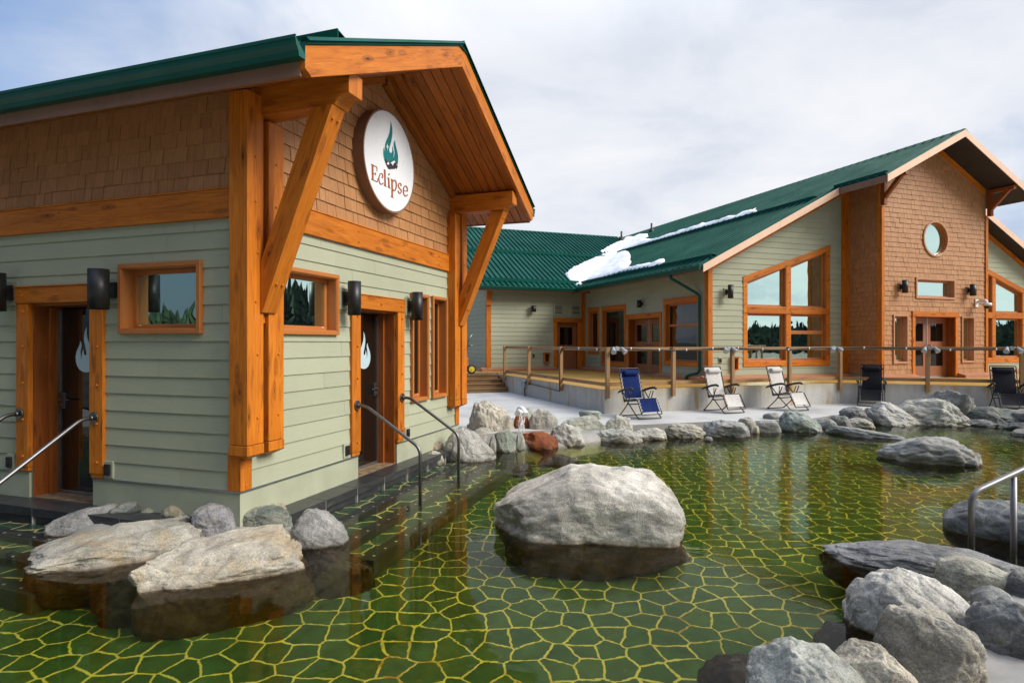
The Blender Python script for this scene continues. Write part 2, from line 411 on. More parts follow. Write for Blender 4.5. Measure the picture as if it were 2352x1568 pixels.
def mat_flag(name, scale, gw):
    m, nt, b = newmat(name); L = nt.links
    P = coords(nt, 'Object'); wob = N(nt, 'ShaderNodeTexNoise', Scale=3.2, Detail=4, Roughness=.6); L.new(P, wob.inputs['Vector'])
    off = nt.nodes.new('ShaderNodeVectorMath'); off.operation = 'SCALE'; off.inputs['Scale'].default_value = .10
    sub = nt.nodes.new('ShaderNodeVectorMath'); sub.operation = 'SUBTRACT'; sub.inputs[1].default_value = (.5, .5, .5)
    L.new(wob.outputs['Color'], sub.inputs[0]); L.new(sub.outputs[0], off.inputs[0])
    add = nt.nodes.new('ShaderNodeVectorMath'); L.new(P, add.inputs[0]); L.new(off.outputs[0], add.inputs[1])
    ve = N(nt, 'ShaderNodeTexVoronoi', Scale=scale, Randomness=.68); ve.feature = 'DISTANCE_TO_EDGE'; ve.voronoi_dimensions = '2D'
    vc = N(nt, 'ShaderNodeTexVoronoi', Scale=scale, Randomness=.68); vc.feature = 'F1'; vc.voronoi_dimensions = '2D'
    L.new(add.outputs[0], ve.inputs['Vector']); L.new(add.outputs[0], vc.inputs['Vector'])
    w = noise_(nt, P, 1.6, 3); fine = noise_(nt, P, 26, 5, .65); stn = noise_(nt, P, 6, 6, .65)
    thr = math_(nt, 'MULTIPLY', math_(nt, 'ADD', math_(nt, 'MULTIPLY', w, 1.1), .45), gw)
    d = math_(nt, 'SUBTRACT', math_(nt, 'ADD', ve.outputs['Distance'], math_(nt, 'MULTIPLY', math_(nt, 'SUBTRACT', fine, .5), .012)), thr)
    mr = N(nt, 'ShaderNodeMapRange', i1=-.012, i2=.012, i3=1.0, i4=0.0); L.new(d, mr.inputs[0]); gmask = mr.outputs[0]
    cell = ramp(nt, vc.outputs['Color'], [(0, (.012, .046, .032)), (.5, (.020, .060, .040)), (1, (.038, .075, .046))])
    cell = mix(nt, 1.0, cell, ramp(nt, stn, [(.3, .62), (.7, 1.3)]), 'MULTIPLY')
    cell = mix(nt, ramp(nt, fine, [(.6, 0.0), (.78, .4)]), cell, (.2, .2, .13))
    rust = noise_(nt, P, .9, 4, .6)
    rmask = math_(nt, 'MULTIPLY', ramp(nt, rust, [(.46, 0.0), (.62, 1.0)]), ramp(nt, stn, [(.42, 0.0), (.6, 1.0)]))
    gr = mix(nt, ramp(nt, stn, [(.3, 0.0), (.8, .5)]), (.55, .46, .22), (.38, .29, .12))
    gr = mix(nt, math_(nt, 'MULTIPLY', rmask, .9), gr, (.28, .09, .015))
    L.new(mix(nt, gmask, cell, gr), b.inputs['Base Color']); b.inputs['Roughness'].default_value = .7
    return m
M['flag'] = mat_flag('flagstone_floor', 4.35, .034)
M['flag_small'] = mat_flag('flagstone_tread', 3.6, .04)

def mat_glass(name, refl, tint, inner=(.012, .014, .015)):
    m, nt, b = newmat(name); L = nt.links; out = nt.nodes['Material Output']; nt.nodes.remove(b)
    df = N(nt, 'ShaderNodeBsdfDiffuse'); df.inputs[0].default_value = (*inner, 1)
    gl = N(nt, 'ShaderNodeBsdfGlossy', Roughness=.0); gl.inputs[0].default_value = (*tint, 1)
    wv = noise_(nt, coords(nt, 'Object'), 1.3, 2); bm = N(nt, 'ShaderNodeBump', Strength=.06, Distance=.05); L.new(wv, bm.inputs['Height']); L.new(bm.outputs[0], gl.inputs['Normal'])
    fr = N(nt, 'ShaderNodeFresnel', IOR=1.5); f = math_(nt, 'ADD', math_(nt, 'MULTIPLY', fr.outputs[0], 1 - refl), refl)
    mx = nt.nodes.new('ShaderNodeMixShader'); L.new(f, mx.inputs[0]); L.new(df.outputs[0], mx.inputs[1]); L.new(gl.outputs[0], mx.inputs[2])
    L.new(mx.outputs[0], out.inputs[0]); return m
M['glass'] = mat_glass('coated_window_glass', .85, (.76, 1.0, .90))
M['glass_door'] = mat_glass('door_glass', .05, (.85, .9, .9), (.010, .007, .005))

def mat_water():
    m, nt, b = newmat('pool_water'); L = nt.links; out = nt.nodes['Material Output']; nt.nodes.remove(b)
    g = N(nt, 'ShaderNodeBsdfGlass', Roughness=0.0, IOR=1.15); g.inputs[0].default_value = (1, 1, 1, 1)
    P = coords(nt, 'Object', (1.0, 2.2, 1), (0, 0, R(-8))); a = noise_(nt, P, 2.6, 3, .5, .4); c = noise_(nt, P, 8.5, 2, .5, .2)
    msk = noise_(nt, coords(nt, 'Object', (.5, .5, 1)), .9, 2)
    h = math_(nt, 'MULTIPLY', math_(nt, 'ADD', a, math_(nt, 'MULTIPLY', c, .28)), ramp(nt, msk, [(.35, .25), (.65, 1.0)]))
    sy = nt.nodes.new('ShaderNodeSeparateXYZ'); L.new(coords(nt, 'Object'), sy.inputs[0])
    fy = N(nt, 'ShaderNodeMapRange', i1=4.5, i2=11.0, i3=.55, i4=2.0); L.new(sy.outputs['Y'], fy.inputs[0]); h = math_(nt, 'MULTIPLY', h, fy.outputs[0])
    bm = N(nt, 'ShaderNodeBump', Strength=.085, Distance=.06); L.new(h, bm.inputs['Height']); L.new(bm.outputs[0], g.inputs['Normal'])
    va = N(nt, 'ShaderNodeVolumeAbsorption', Density=1.0); va.inputs[0].default_value = (.84, .88, .05, 1)
    L.new(g.outputs[0], out.inputs['Surface']); L.new(va.outputs[0], out.inputs['Volume']); return m
M['water'] = mat_water()
M['conifer'] = simple('conifer_green', (.018, .040, .016), .9, vary=.4, scale=.3)

# ------------------------------------------------------------------ frames
A = Fr((-2.586, 5.784), 18.7)               # near building: front gable wall
B = Fr((-2.586, 5.784), 108.7)              # near building: left wall (u runs negative to the left)
K0 = on_z(1388.8, 950.3, .16)
DL = Fr(K0, 160); DF = Fr(K0, 70)           # deck: left face and front face
F = Fr((5.81, 18.02), 70); S = Fr((5.81, 18.02), 160)
WO = S.at(-8.1, 0); W = Fr(WO, 70)
TP = 1.2626                                  # how far the shingled bay stands forward of the gable wall
PC = 7.81
T = Fr(F.at(0, TP), 70); TS = Fr(F.at(5.416, 0), 160)
DECK = .734
Q1 = DF.at(7.43, 0); Q2f = Fr(Q1, 111.2)
SLOPE_N, SLOPE_M = .4577, .513
def zn(u): return 4.23 + SLOPE_N * (u + .589) if u < 2.534 else 4.23 + SLOPE_N * (5.068 - u + .589)
def zm(p): return 4.085 + SLOPE_M * (p + .56) if p < PC else 4.085 + SLOPE_M * (2 * PC - p + .56)

# ------------------------------------------------------------------ pool, patio, water
far_px = [(1092, 1012), (1180, 1004), (1260, 1000), (1400, 990), (1520, 985), (1620, 980), (1720, 978), (1850, 974), (1930, 962), (2050, 960), (2150, 957), (2250, 955), (2350, 962), (2480, 975)]
near_px = [(2440, 1210), (2430, 1290), (2450, 1340), (2460, 1420), (2450, 1500), (2430, 1600), (2380, 1750), (2200, 2000)]
pool = [A.at(4.45, .18)] + [on_z(x, y, .05) for x, y in far_px] + [on_z(x, y, .05) for x, y in near_px]
pool += [V((.6, 1.9, 0)), V((-1.5, 1.2, 0)), V((-5, 1.0, 0)), V((-9.5, 2.5, 0)), V((-12.5, 6, 0))] + [B.at(-9.2, .18), B.at(-.45, .18), B.at(-.42, .02), A.at(.30, .02), A.at(.34, .18)]
pool = [V((p.x, p.y, 0)) for p in pool]

def filled_ring(name, inner, outer, z, m, kind):
    bm = bmesh.new(); E = []
    for loop in (inner, outer):
        vs = [bm.verts.new((p.x, p.y, z)) for p in loop]
        E += [bm.edges.new((vs[i], vs[(i + 1) % len(vs)])) for i in range(len(vs))]
    bmesh.ops.triangle_fill(bm, use_beauty=True, edges=E)
    for f in bm.faces:
        if f.normal.z < 0: f.normal_flip()
    uv = bm.loops.layers.uv.new('UVMap')
    for f in bm.faces:
        for l in f.loops: l[uv].uv = (l.vert.co.x, l.vert.co.y)
    me = bpy.data.meshes.new(name); bm.to_mesh(me); bm.free(); me.materials.append(m)
    o = bpy.data.objects.new(name, me); COL.objects.link(o); ROOT[o] = V((0, 0, 0)); return tag(o, kind=kind)

outer = [V((-15, -3.2, 0)), V((34, -3.2, 0)), V((34, 44, 0)), V((-15, 44, 0))]
filled_ring('patio', pool, outer, .16, M['concrete'], 'structure')
g = MB()
for a, b in ((0, 1), (1, 2), (2, 3), (3, 0)):
    p, q = outer[a], outer[b]; c = V((2, 15, 0))
    g.face([V((p.x, p.y, .15)), V((c + (p - c) * 40).to_tuple()) + V((0, 0, .15)), V((c + (q - c) * 40).to_tuple()) + V((0, 0, .15)), V((q.x, q.y, .15))])
for p in g.f: p.reverse()
tag(g.build('ground', M['sand']), kind='structure')
fl = MB(); FZ = -.64
fl.face([V((-14, .2, FZ)), V((13, .2, FZ)), V((13, 19, FZ)), V((-14, 19, FZ))])
tag(fl.build('pool_floor', M['flag']), kind='structure')
pw = MB()
for i in range(len(pool)):
    p, q = pool[i], pool[(i + 1) % len(pool)]; l = (q - p).length
    pw.face([p + V((0, 0, FZ)), q + V((0, 0, FZ)), q + V((0, 0, .159)), p + V((0, 0, .159))], [(0, 0), (l, 0), (l, 1), (0, 1)])
tag(pw.build('pool_wall', M['mortar']), kind='structure')
wt = MB(); wt.hexa(V((-14.5, -.3, -.95)), V((28, 0, 0)), V((0, 19.8, 0)), V((0, 0, .95)))
tag(wt.build('pool_water', M['water']), kind='structure')

# underwater steps and slate coping along the near building
def steps(name, fr, u0, u1):
    st = MB()
    for i, (n0, n1, zt) in enumerate(((.26, .62, -.045), (.62, .94, -.18), (.94, 1.27, -.33))):
        st.m = 0; st.fbox(fr, u0, u1, n0 if i else .20, n1 - .16, FZ, zt)
        st.m = 1; st.fbox(fr, u0, u1, n1 - .16, n1, FZ, zt + .002)
        st.m = 2
        k = u0 + .1
        while k < u1 - .05:
            st.fbox(fr, k, k + .022, n1 - .075, n1 - .053, zt, zt + .006); k += .21
    return tag(st.build(name, [M['flag_small'], M['slate'], M['grout']]), kind='structure')
steps('pool_steps', A, .30, 4.5)
steps('pool_steps', B, -9.0, -.9)
def coping(fr, u0, u1, n1, label):
    cp = MB(); k = u0
    while k < u1 - .01:
        w = min(.61, u1 - k); z1 = .162 + random.uniform(0, .003)
        cp.m = 0; cp.fbox(fr, k + .004, k + w - .004, -.02, n1, .075, z1)
        cp.fbox(fr, k + .004, k + w - .004, .0, n1 - .035, -.1, .0745)
        cp.m = 1; cp.fbox(fr, k - .004, k + .004, -.02, n1 - .003, -.09, .160); k += w
    return cp.build('coping', [M['slate'], M['grout']], root=fr.at((u0 + u1) / 2, .15, .0), bevel=.006)
tag(coping(A, .32, 4.42, .30, ''), 'black slate coping with pale joints along the bright gable front of the near hut', 'coping')
tag(coping(B, -9.1, -.4, .30, ''), 'black slate coping with pale joints along the shaded left side of the near hut', 'coping')

# ------------------------------------------------------------------ rocks
def fract(p, o=4, lac=2.1, g=.5):
    a, t, f = 1.0, 0.0, 1.0
    for _ in range(o):
        t += a * noise.noise(p * f); a *= g; f *= lac
    return t
ROCKN = [0]
def rock(label, x0, x1, yt, yb, col, zb=0.0, depth=.75, sink=.45, prof=None, p=2.8, cuts=9, cutd=.80, rough=.10, yaw=0.0, sub=5, mat='rock', group=None, back=0.0, top=None, crease=0.0, topat=.36, a=None, ridge=.05, zp=None, ztop=None):
    ROCKN[0] += 1; rnd = random.Random(ROCKN[0] * 17 + 3); xc = (x0 + x1) / 2
    base = on_z(xc, yb, zb if zp is None else zp); Yf = base.y + back
    w = (x1 - x0) / FP * Yf; Dp = depth * w
    Yc = Yf + Dp * topat; w = (x1 - x0) / FP * (Yf + Dp * .36); Dp = depth * w
    zt = CAMZ + (HY - yt) / FP * Yc if ztop is None else ztop; Hh = max(.05, zt - zb)
    Yc = Yf + Dp * .40; ctr = V(((xc - HX) / FP * Yc, Yc, zb))
    bm = bmesh.new(); bmesh.ops.create_icosphere(bm, subdivisions=sub, radius=1.0)
    so = V((rnd.uniform(-50, 50), rnd.uniform(-50, 50), rnd.uniform(-50, 50)))
    planes = []
    for _ in range(cuts):
        n = V((rnd.gauss(0, 1), rnd.gauss(0, 1), rnd.gauss(0, .8))).normalized(); planes.append((n, rnd.uniform(cutd, 1.02)))
    for v in bm.verts:
        d = v.co.normalized()
        r = ((abs(d.x) ** (a or p) + abs(d.y) ** (a or p)) ** (p / (a or p)) + abs(d.z) ** p) ** (-1 / p)
        q = d * r
        for n, c in planes:
            s = q.dot(n) - c
            if s > 0: q -= n * s * .88
        nz = fract(q * 1.3 + so, 3) * rough * 1.25 + fract(q * 4.2 + so, 4, 2.2, .55) * rough * .38
        nz -= ridge * max(0, .13 - abs(noise.noise(q * 2.6 + so * 2.1))) * 4
        if crease: nz -= crease * max(0, .16 - abs(noise.noise(q * 1.7 + so * 1.3))) * 2.2
        v.co = q + d * nz
    xs = [v.co.x for v in bm.verts]; ys = [v.co.y for v in bm.verts]; zs = [v.co.z for v in bm.verts]
    mx = (max(xs) + min(xs)) / 2; hx = (max(xs) - min(xs)) / 2; my = (max(ys) + min(ys)) / 2; hy = (max(ys) - min(ys)) / 2; tz = max(zs); bz = -min(zs)
    NBN = 36; nat = [.05] * (NBN + 1)
    for v in bm.verts:
        if v.co.z > 0:
            k = int(((v.co.x - mx) / hx + 1) / 2 * NBN + .5); nat[k] = max(nat[k], v.co.z / tz)
    nat = [max(nat[max(0, i - 1):i + 2]) for i in range(NBN + 1)]; nat = [sum(nat[max(0, i - 1):i + 2]) / len(nat[max(0, i - 1):i + 2]) for i in range(NBN + 1)]
    fx = ray(xc, HY).normalized(); rx = V((fx.y, -fx.x, 0))
    for v in bm.verts:
        x, y, z = (v.co.x - mx) / hx, (v.co.y - my) / hy, v.co.z
        z = z / tz if z > 0 else z / bz
        if z > 0 and prof:
            for (ax, ah), (bx, bh) in zip(prof[:-1], prof[1:]):
                if ax <= x <= bx:
                    t = (x - ax) / (bx - ax); f_ = (x + 1) / 2 * NBN; i_ = min(NBN - 1, int(f_)); na_ = nat[i_] + (nat[i_ + 1] - nat[i_]) * (f_ - i_); z *= min(2.5, (ah + (bh - ah) * t) / max(na_, .12)); break
        ex = 1.0 + (.05 * min(1, -z * 2) if z < 0 else 0)
        px, py = x * w / 2 * ex, y * Dp / 2 * ex
        py += yaw * .01 * px
        v.co = rx * px + fx * py + V((0, 0, z * Hh if z > 0 else z * sink))
    for f in bm.faces: f.smooth = True
    me = bpy.data.meshes.new('rock'); bm.to_mesh(me); bm.free(); me.materials.append(M[mat])
    o = bpy.data.objects.new('rock', me); COL.objects.link(o); o.location = ctr; o.color = (*[min(.8, x * w_) for x, w_ in zip(col, (MULT, MULT * .965, MULT * .89))], 1); ROOT[o] = ctr
    return tag(o, label, 'rock', group)

MULT = .93
GR = (.40, .395, .375); LG = (.50, .495, .465); DG = (.17, .18, .185); GN = (.33, .355, .32); BR = (.40, .34, .26); BL = (.24, .255, .275)
# hero rocks
rock('large pale granite boulder standing alone in the middle of the pool', 1127, 1568, 1062, 1244, (.60, .58, .54), depth=.50, sink=.85, sub=7, cuts=5, p=4.4, a=6.5, rough=.085, crease=.03, ridge=.012, cutd=.88,
     prof=[(-1, .40), (-.9, .46), (-.75, .58), (-.58, .66), (-.4, .77), (-.17, .96), (.05, 1.0), (.25, .93), (.42, .95), (.7, .86), (.88, .70), (1, .45)])
rock('low grey boulder with dark bands standing alone far out in the pool at right', 2028, 2230, 1000, 1066, (.36, .36, .35), depth=.55, sink=.6, sub=6, p=2.3, crease=.12, rough=.13, prof=[(-1, .4), (-.5, .72), (0, 1), (.45, .98), (.85, .66), (1, .55)])
G1 = 'rocks of the small island at the near hut corner'
rock('long lichen-streaked grey and rust boulder at the left of the corner island, in the water', 100, 440, 1172, 1300, (.43, .415, .37), depth=.72, sink=.75, sub=7, mat='rock_ochre', p=3.8, a=4.2, cuts=8, cutd=.84, rough=.09, crease=.07, ridge=.03, group=G1, yaw=-14, topat=.98, prof=[(-1, .15), (-.75, .55), (-.4, .85), (0, 1), (.4, .97), (.8, .92), (1, .8)])
rock('big tan flat-topped boulder with broken faces at the right front of the corner island', 330, 702, 1198, 1336, (.46, .43, .37), depth=.66, sink=.8, sub=7, mat='rock_ochre', p=5.5, a=5.5, cuts=8, cutd=.86, rough=.085, crease=.06, ridge=.03, group=G1, yaw=6, topat=.98, prof=[(-1, .75), (-.85, .88), (-.5, .95), (0, 1), (.5, 1), (.85, .97), (1, .85)])
rock('smooth dark grey pointed rock at the right end of the corner island', 666, 800, 1164, 1256, (.27, .27, .27), depth=.8, sink=.6, sub=6, p=2.3, rough=.08, group=G1, prof=[(-1, .72), (-.3, 1), (.3, .85), (1, .3)])
rock('dark grey rock at the left end of the corner island beside the slate coping', 118, 292, 1162, 1224, (.25, .255, .26), zb=.0, back=.0, depth=.5, sink=.6, sub=6, p=2.3, group=G1, prof=[(-1, .4), (-.2, .9), (.6, 1), (1, .9)])
rock('long dark green-grey rock against the sage base board, left of the reddish one', 258, 362, 1147, 1182, (.16, .175, .16), zb=.13, depth=.7, sink=.3, p=2.4, group=G1)
rock('reddish brown cobble against the sage base board', 356, 416, 1151, 1172, (.27, .19, .13), zb=.13, depth=.8, sink=.3, p=2.4, group=G1)
rock('small greenish cobble in the mortar below the reddish cobble', 325, 376, 1163, 1184, (.27, .28, .23), zb=.13, depth=.8, sink=.3, p=2.4, group=G1)
rock('rounded olive cobble with pale streaks under the left wall of the near hut', 371, 471, 1153, 1192, (.34, .335, .26), zb=.13, depth=.7, sink=.3, sub=6, p=2.4, mat='rock_ochre', group=G1)
rock('round speckled blue-grey boulder just left of the hut corner', 440, 556, 1156, 1213, (.29, .29, .32), zb=.13, depth=.75, sink=.3, sub=6, p=2.4, group=G1)
rock('tiny dark pebble between the speckled boulder and the long boulder', 408, 442, 1189, 1210, (.16, .16, .17), zb=.13, depth=.9, sink=.2, p=2.3, group=G1)
rock('small whitish speckled rock directly under the hut corner', 556, 630, 1140, 1178, (.58, .59, .56), zb=.13, depth=.8, sink=.3, sub=6, p=2.6, group=G1)
rock('flat dark green rock right of the hut corner below the white one', 554, 668, 1164, 1203, (.18, .215, .195), zb=.13, depth=.7, sink=.3, sub=6, p=2.7, group=G1)
rock('brownish cobble behind the flat green rock at the front wall', 608, 662, 1154, 1184, (.38, .34, .26), zb=.13, depth=.8, sink=.3, p=2.5, group=G1)

G2 = 'rocks of the cluster at the lower right corner'
rock('long low dark boulder pointing into the pool at lower right', 1903, 2339, 1251, 1336, (.27, .275, .285), depth=.42, sink=.7, sub=7, p=2.6, cuts=10, rough=.10, crease=.08, group=G2, yaw=-10, prof=[(-1, .2), (-.6, .62), (-.1, .95), (.4, 1), (1, .6)])
rock('big rounded pale grey boulder in the lower right cluster', 1950, 2240, 1308, 1482, (.50, .49, .46), depth=.7, sink=.7, sub=7, p=2.5, cuts=8, rough=.07, crease=.06, group=G2, prof=[(-1, .55), (-.55, .9), (-.2, 1), (.3, .88), (.7, .62), (1, .35)])
rock('blocky tan boulder in front of the big rounded pale one at lower right', 2024, 2240, 1398, 1556, (.50, .47, .40), zb=.10, depth=.7, sink=.5, sub=7, p=3.6, cuts=10, cutd=.72, rough=.08, group=G2, prof=[(-1, .72), (-.7, 1), (0, .97), (.6, .90), (1, .70)])
rock('oval buff granite boulder lying on the long dark boulder at lower right', 2163, 2324, 1285, 1358, (.44, .43, .36), zb=.08, depth=.6, sink=.3, sub=6, p=2.4, rough=.05, group=G2, prof=[(-1, .9), (-.4, 1), (.2, .95), (1, .6)])
rock('small round grey cobble right of the big rounded boulder', 2238, 2318, 1347, 1391, (.30, .31, .31), zb=.10, depth=.8, sink=.3, p=2.3, rough=.05, group=G2)
rock('dark slate-blue boulder with creases at the right edge', 2236, 2420, 1378, 1512, (.15, .165, .18), zb=.11, depth=.8, sink=.4, sub=6, p=2.6, crease=.12, group=G2)
rock('dark cobble at the right edge above the slate-blue boulder', 2311, 2390, 1313, 1374, (.13, .135, .145), zb=.10, depth=.8, sink=.3, p=2.4, group=G2)
rock('cream granite boulder at the bottom edge, right of the greenish one', 1890, 2110, 1484, 1640, (.50, .46, .38), zb=.06, depth=.75, sink=.4, sub=7, p=2.6, rough=.07, group=G2)
rock('greenish grey boulder with rust spots at the bottom edge of the photo', 1715, 2012, 1492, 1700, (.44, .455, .42), zb=.0, depth=.75, sink=.6, sub=7, p=2.7, rough=.06, crease=.08, group=G2, prof=[(-1, .7), (-.3, 1), (.2, .93), (1, .5)])
rock('small dark wedge rock between the cream boulder and the blocky tan one', 2078, 2142, 1470, 1542, (.13, .14, .15), zb=.11, depth=.8, sink=.3, p=2.5, group=G2)
rock('tiny pale pebble in the mortar right of the big rounded boulder', 2236, 2264, 1387, 1404, (.55, .53, .48), zb=.14, depth=.9, sink=.2, sub=4, group=G2)
rock('large dark smooth boulder behind the right foreground handrail', 2192, 2440, 1153, 1246, (.17, .18, .19), depth=.6, sink=.7, sub=6, p=2.5, rough=.07, group=G2, prof=[(-1, .62), (-.6, .92), (0, 1), (1, .9)])
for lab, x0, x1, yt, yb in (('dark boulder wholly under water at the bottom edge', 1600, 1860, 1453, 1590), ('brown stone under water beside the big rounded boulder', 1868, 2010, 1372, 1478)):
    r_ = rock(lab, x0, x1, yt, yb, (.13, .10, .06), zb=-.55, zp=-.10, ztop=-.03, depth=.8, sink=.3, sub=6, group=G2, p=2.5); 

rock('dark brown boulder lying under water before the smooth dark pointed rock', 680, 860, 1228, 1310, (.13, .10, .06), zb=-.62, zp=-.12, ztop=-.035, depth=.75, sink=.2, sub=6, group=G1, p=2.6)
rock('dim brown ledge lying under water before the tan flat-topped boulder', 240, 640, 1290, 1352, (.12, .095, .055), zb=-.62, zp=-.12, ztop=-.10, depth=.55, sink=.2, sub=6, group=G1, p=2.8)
# far shoreline, left to right
G3 = 'rocks lining the far pool edge'
def far(label, x0, x1, yt, yb, col, **k):
    k.setdefault('depth', .7); k.setdefault('sink', .5); k.setdefault('p', 2.8); k.setdefault('rough', .12); k.setdefault('cuts', 11); k.setdefault('cutd', .74)
    return rock(label, x0, x1, yt, yb, col, group=G3, **k)
far('pale wedge rock at the end of the slate coping below the second handrail', 977, 1021, 1035, 1068, (.45, .43, .37), p=2.4, depth=.8)
far('brown rounded rock leaning on the sage base board near the far hut corner', 962, 1023, 1012, 1047, (.38, .32, .23), zb=.08, back=.1, p=2.3)
far('pale layered rock against the hut base board, above the brown one', 984, 1040, 1000, 1030, (.46, .45, .41), zb=.1, back=.5)
far('uppermost small pale rock against the hut base board', 1006, 1045, 988, 1012, (.44, .44, .41), zb=.1, back=.9)
far('large speckled granite boulder with a pale vein right of the second handrail', 1015, 1140, 980, 1060, (.40, .405, .40), sub=7, p=2.3, depth=.65, rough=.07, crease=.05, prof=[(-1, .5), (-.55, .9), (-.25, 1), (.2, .84), (.6, .52), (1, .2)])
far('flat grey rock tucked under the big mottled boulder', 1076, 1130, 981, 1010, (.37, .36, .33), zb=.12, back=.45)
far('narrow grey rock between the granite boulder and the green smooth rock', 1120, 1140, 1000, 1042, (.36, .36, .34), back=.1)
far('smooth green-grey upright rock with dark creases at the waterline', 1135, 1186, 987, 1038, (.27, .31, .28), sub=6, p=3.2, crease=.12, rough=.07, prof=[(-1, .9), (0, .95), (.4, 1), (1, .75)])
far('narrow pale upright rock beside the lower rusty stone', 1183, 1206, 993, 1033, (.44, .46, .41), p=2.8)
far('big cream mottled boulder with two lumps left of the white pipes', 1072, 1184, 920, 1001, (.52, .49, .43), zb=.12, back=.35, sub=7, p=3.0, depth=.8, rough=.12, crease=.12, prof=[(-1, .45), (-.85, .5), (-.7, .96), (-.2, 1), (.3, .85), (.7, .72), (1, .62)])
far('rust-red stone with water running down it below the white pipes', 1178, 1218, 944, 998, (.27, .075, .018), zb=.1, back=.42, mat='rock_rust', rough=.08, p=3.0)
far('low dark rust-coloured spill stone at the waterline below the trickle', 1186, 1284, 990, 1032, (.20, .055, .015), mat='rock_rust', depth=.8, p=3.0, prof=[(-1, .8), (-.4, 1), (.3, .95), (1, .4)])
far('pale grey rock behind the rusty stone and the white pipes', 1186, 1232, 936, 970, (.45, .46, .43), zb=.16, back=.3)
far('grey and white blocky boulder right of the rusty trickle', 1214, 1284, 937, 1001, (.47, .465, .43), zb=.08, back=.3, sub=6, p=3.0, cuts=10, rough=.1, prof=[(-1, .7), (-.3, 1), (.3, .92), (1, .6)])
far('rounded grey boulder at the waterline right of the rust-coloured spill stone', 1263, 1345, 971, 1024, (.40, .405, .39), sub=6, p=2.5, prof=[(-1, .7), (-.2, 1), (.5, .8), (1, .4)])
far('wide flat pale green boulder behind the rounded grey one', 1285, 1393, 953, 1003, (.43, .46, .41), zb=.1, back=.5, sub=6, p=3.3)
far('small green rough rock lying on the wide flat boulder', 1329, 1381, 942, 962, (.30, .35, .31), zb=.3, back=1.0, p=2.6, sink=.25)
far('rounded pale boulder left below the blue chair', 1390, 1454, 952, 993, (.47, .47, .43), zb=.12, back=.35, sub=6, p=2.7)
far('long smooth light grey boulder at the waterline left below the blue chair', 1360, 1476, 984, 1016, (.40, .405, .38), p=2.6, sub=6, depth=.55, prof=[(-1, .85), (-.3, .95), (.3, 1), (1, .6)])
far('pale low rock at the waterline right below the blue chair', 1457, 1532, 982, 1010, (.46, .45, .41), sub=6, depth=.6)
far('angular boulder with dark shadowed face and cream side between the blue and white chairs', 1521, 1620, 971, 1006, (.41, .395, .345), sub=6, p=3.2, cuts=13, cutd=.68, crease=.1, prof=[(-1, .75), (-.5, 1), (.4, .95), (1, .6)])
far('large oblong grey boulder below the first white chair', 1615, 1722, 964, 1003, (.345, .355, .36), sub=6, p=2.7, crease=.1, prof=[(-1, .9), (-.2, 1), (.5, .9), (1, .6)])
far('tiny rock standing in the water below the first white chair', 1617, 1637, 1002, 1013, (.38, .37, .34), sub=4, sink=.2, p=2.2)
far('pale rounded rock behind the oblong grey boulder', 1694, 1734, 957, 985, (.47, .46, .42), zb=.14, back=.4)
far('small cream cobble between the oblong boulder and the flat-topped rock', 1724, 1744, 976, 995, (.50, .46, .39), p=2.4)
far('flat-topped grey rock left of the green boulder', 1733, 1793, 964, 994, (.31, .32, .31), p=3.3, depth=.6)
far('grey cobble on the patio edge behind the flat-topped rock', 1753, 1795, 947, 970, (.32, .325, .32), zb=.16, back=.5)
far('large dark green rounded boulder below the second white chair', 1789, 1888, 941, 992, (.27, .31, .29), sub=6, p=2.4, crease=.1, prof=[(-1, .75), (-.5, 1), (.1, .9), (.6, .55), (1, .25)])
far('low grey rock right of the green boulder at the patio edge', 1862, 1920, 960, 979, (.30, .31, .31), zb=.05, depth=.6)
far('low banded grey rock left of the pale pebble-shaped rock', 1912, 1955, 954, 979, (.33, .335, .33), zb=.04, depth=.7, crease=.1)
far('smooth pale buff rock at the waterline before the streaked boulder', 1940, 2006, 959, 983, (.45, .43, .38), sub=6, p=2.3, depth=.6)
far('smooth blue-grey rock left of the streaked boulder', 1930, 1988, 933, 962, BL, zb=.16, back=.3, sub=6, p=2.5)
far('tiny dark rock wedged left of the streaked boulder', 1987, 2003, 957, 971, DG, zb=.06, sub=4)
far('white and grey streaked boulder with a pink scar below the left black chair', 1986, 2103, 922, 978, (.50, .50, .475), sub=7, p=2.4, crease=.16, rough=.09, prof=[(-1, .72), (-.5, 1), (0, .95), (.5, .6), (1, .2)])
far('large two-faced pale boulder, dark on its left face, right of the streaked one', 2056, 2215, 913, 978, (.44, .44, .41), sub=7, p=2.9, depth=.6, cuts=13, cutd=.68, prof=[(-1, .45), (-.6, .85), (.1, 1), (.45, .95), (.75, .6), (1, .15)])
far('tall dark craggy boulder behind the two-faced pale one', 2122, 2232, 894, 962, (.24, .25, .245), zb=.12, back=.45, sub=6, p=3.4, cuts=14, cutd=.66, crease=.16, prof=[(-1, .55), (-.4, .9), (0, 1), (.7, .95), (1, .8)])
far('long dark green boulder under the right black chair', 2232, 2330, 933, 968, (.16, .175, .165), zb=.1, back=.2, sub=6, p=2.9, depth=.6)
far('dark rounded boulder at the right edge below the right black chair', 2308, 2400, 941, 972, (.20, .21, .205), zb=.08, back=.1, p=2.6)
far('flat dark rock at the waterline right of the two-faced pale boulder', 2215, 2290, 963, 979, (.23, .235, .23), depth=.6)
far('small dark cobble at the waterline right of the flat dark rock', 2284, 2312, 962, 981, (.16, .17, .17))
far('low dark ledge rock at the right edge of the waterline', 2299, 2400, 969, 988, (.19, .2, .195), depth=.5)
far('smooth grey rock standing in the water at the right edge', 2328, 2400, 985, 1003, (.36, .35, .33), p=2.3, depth=.7)
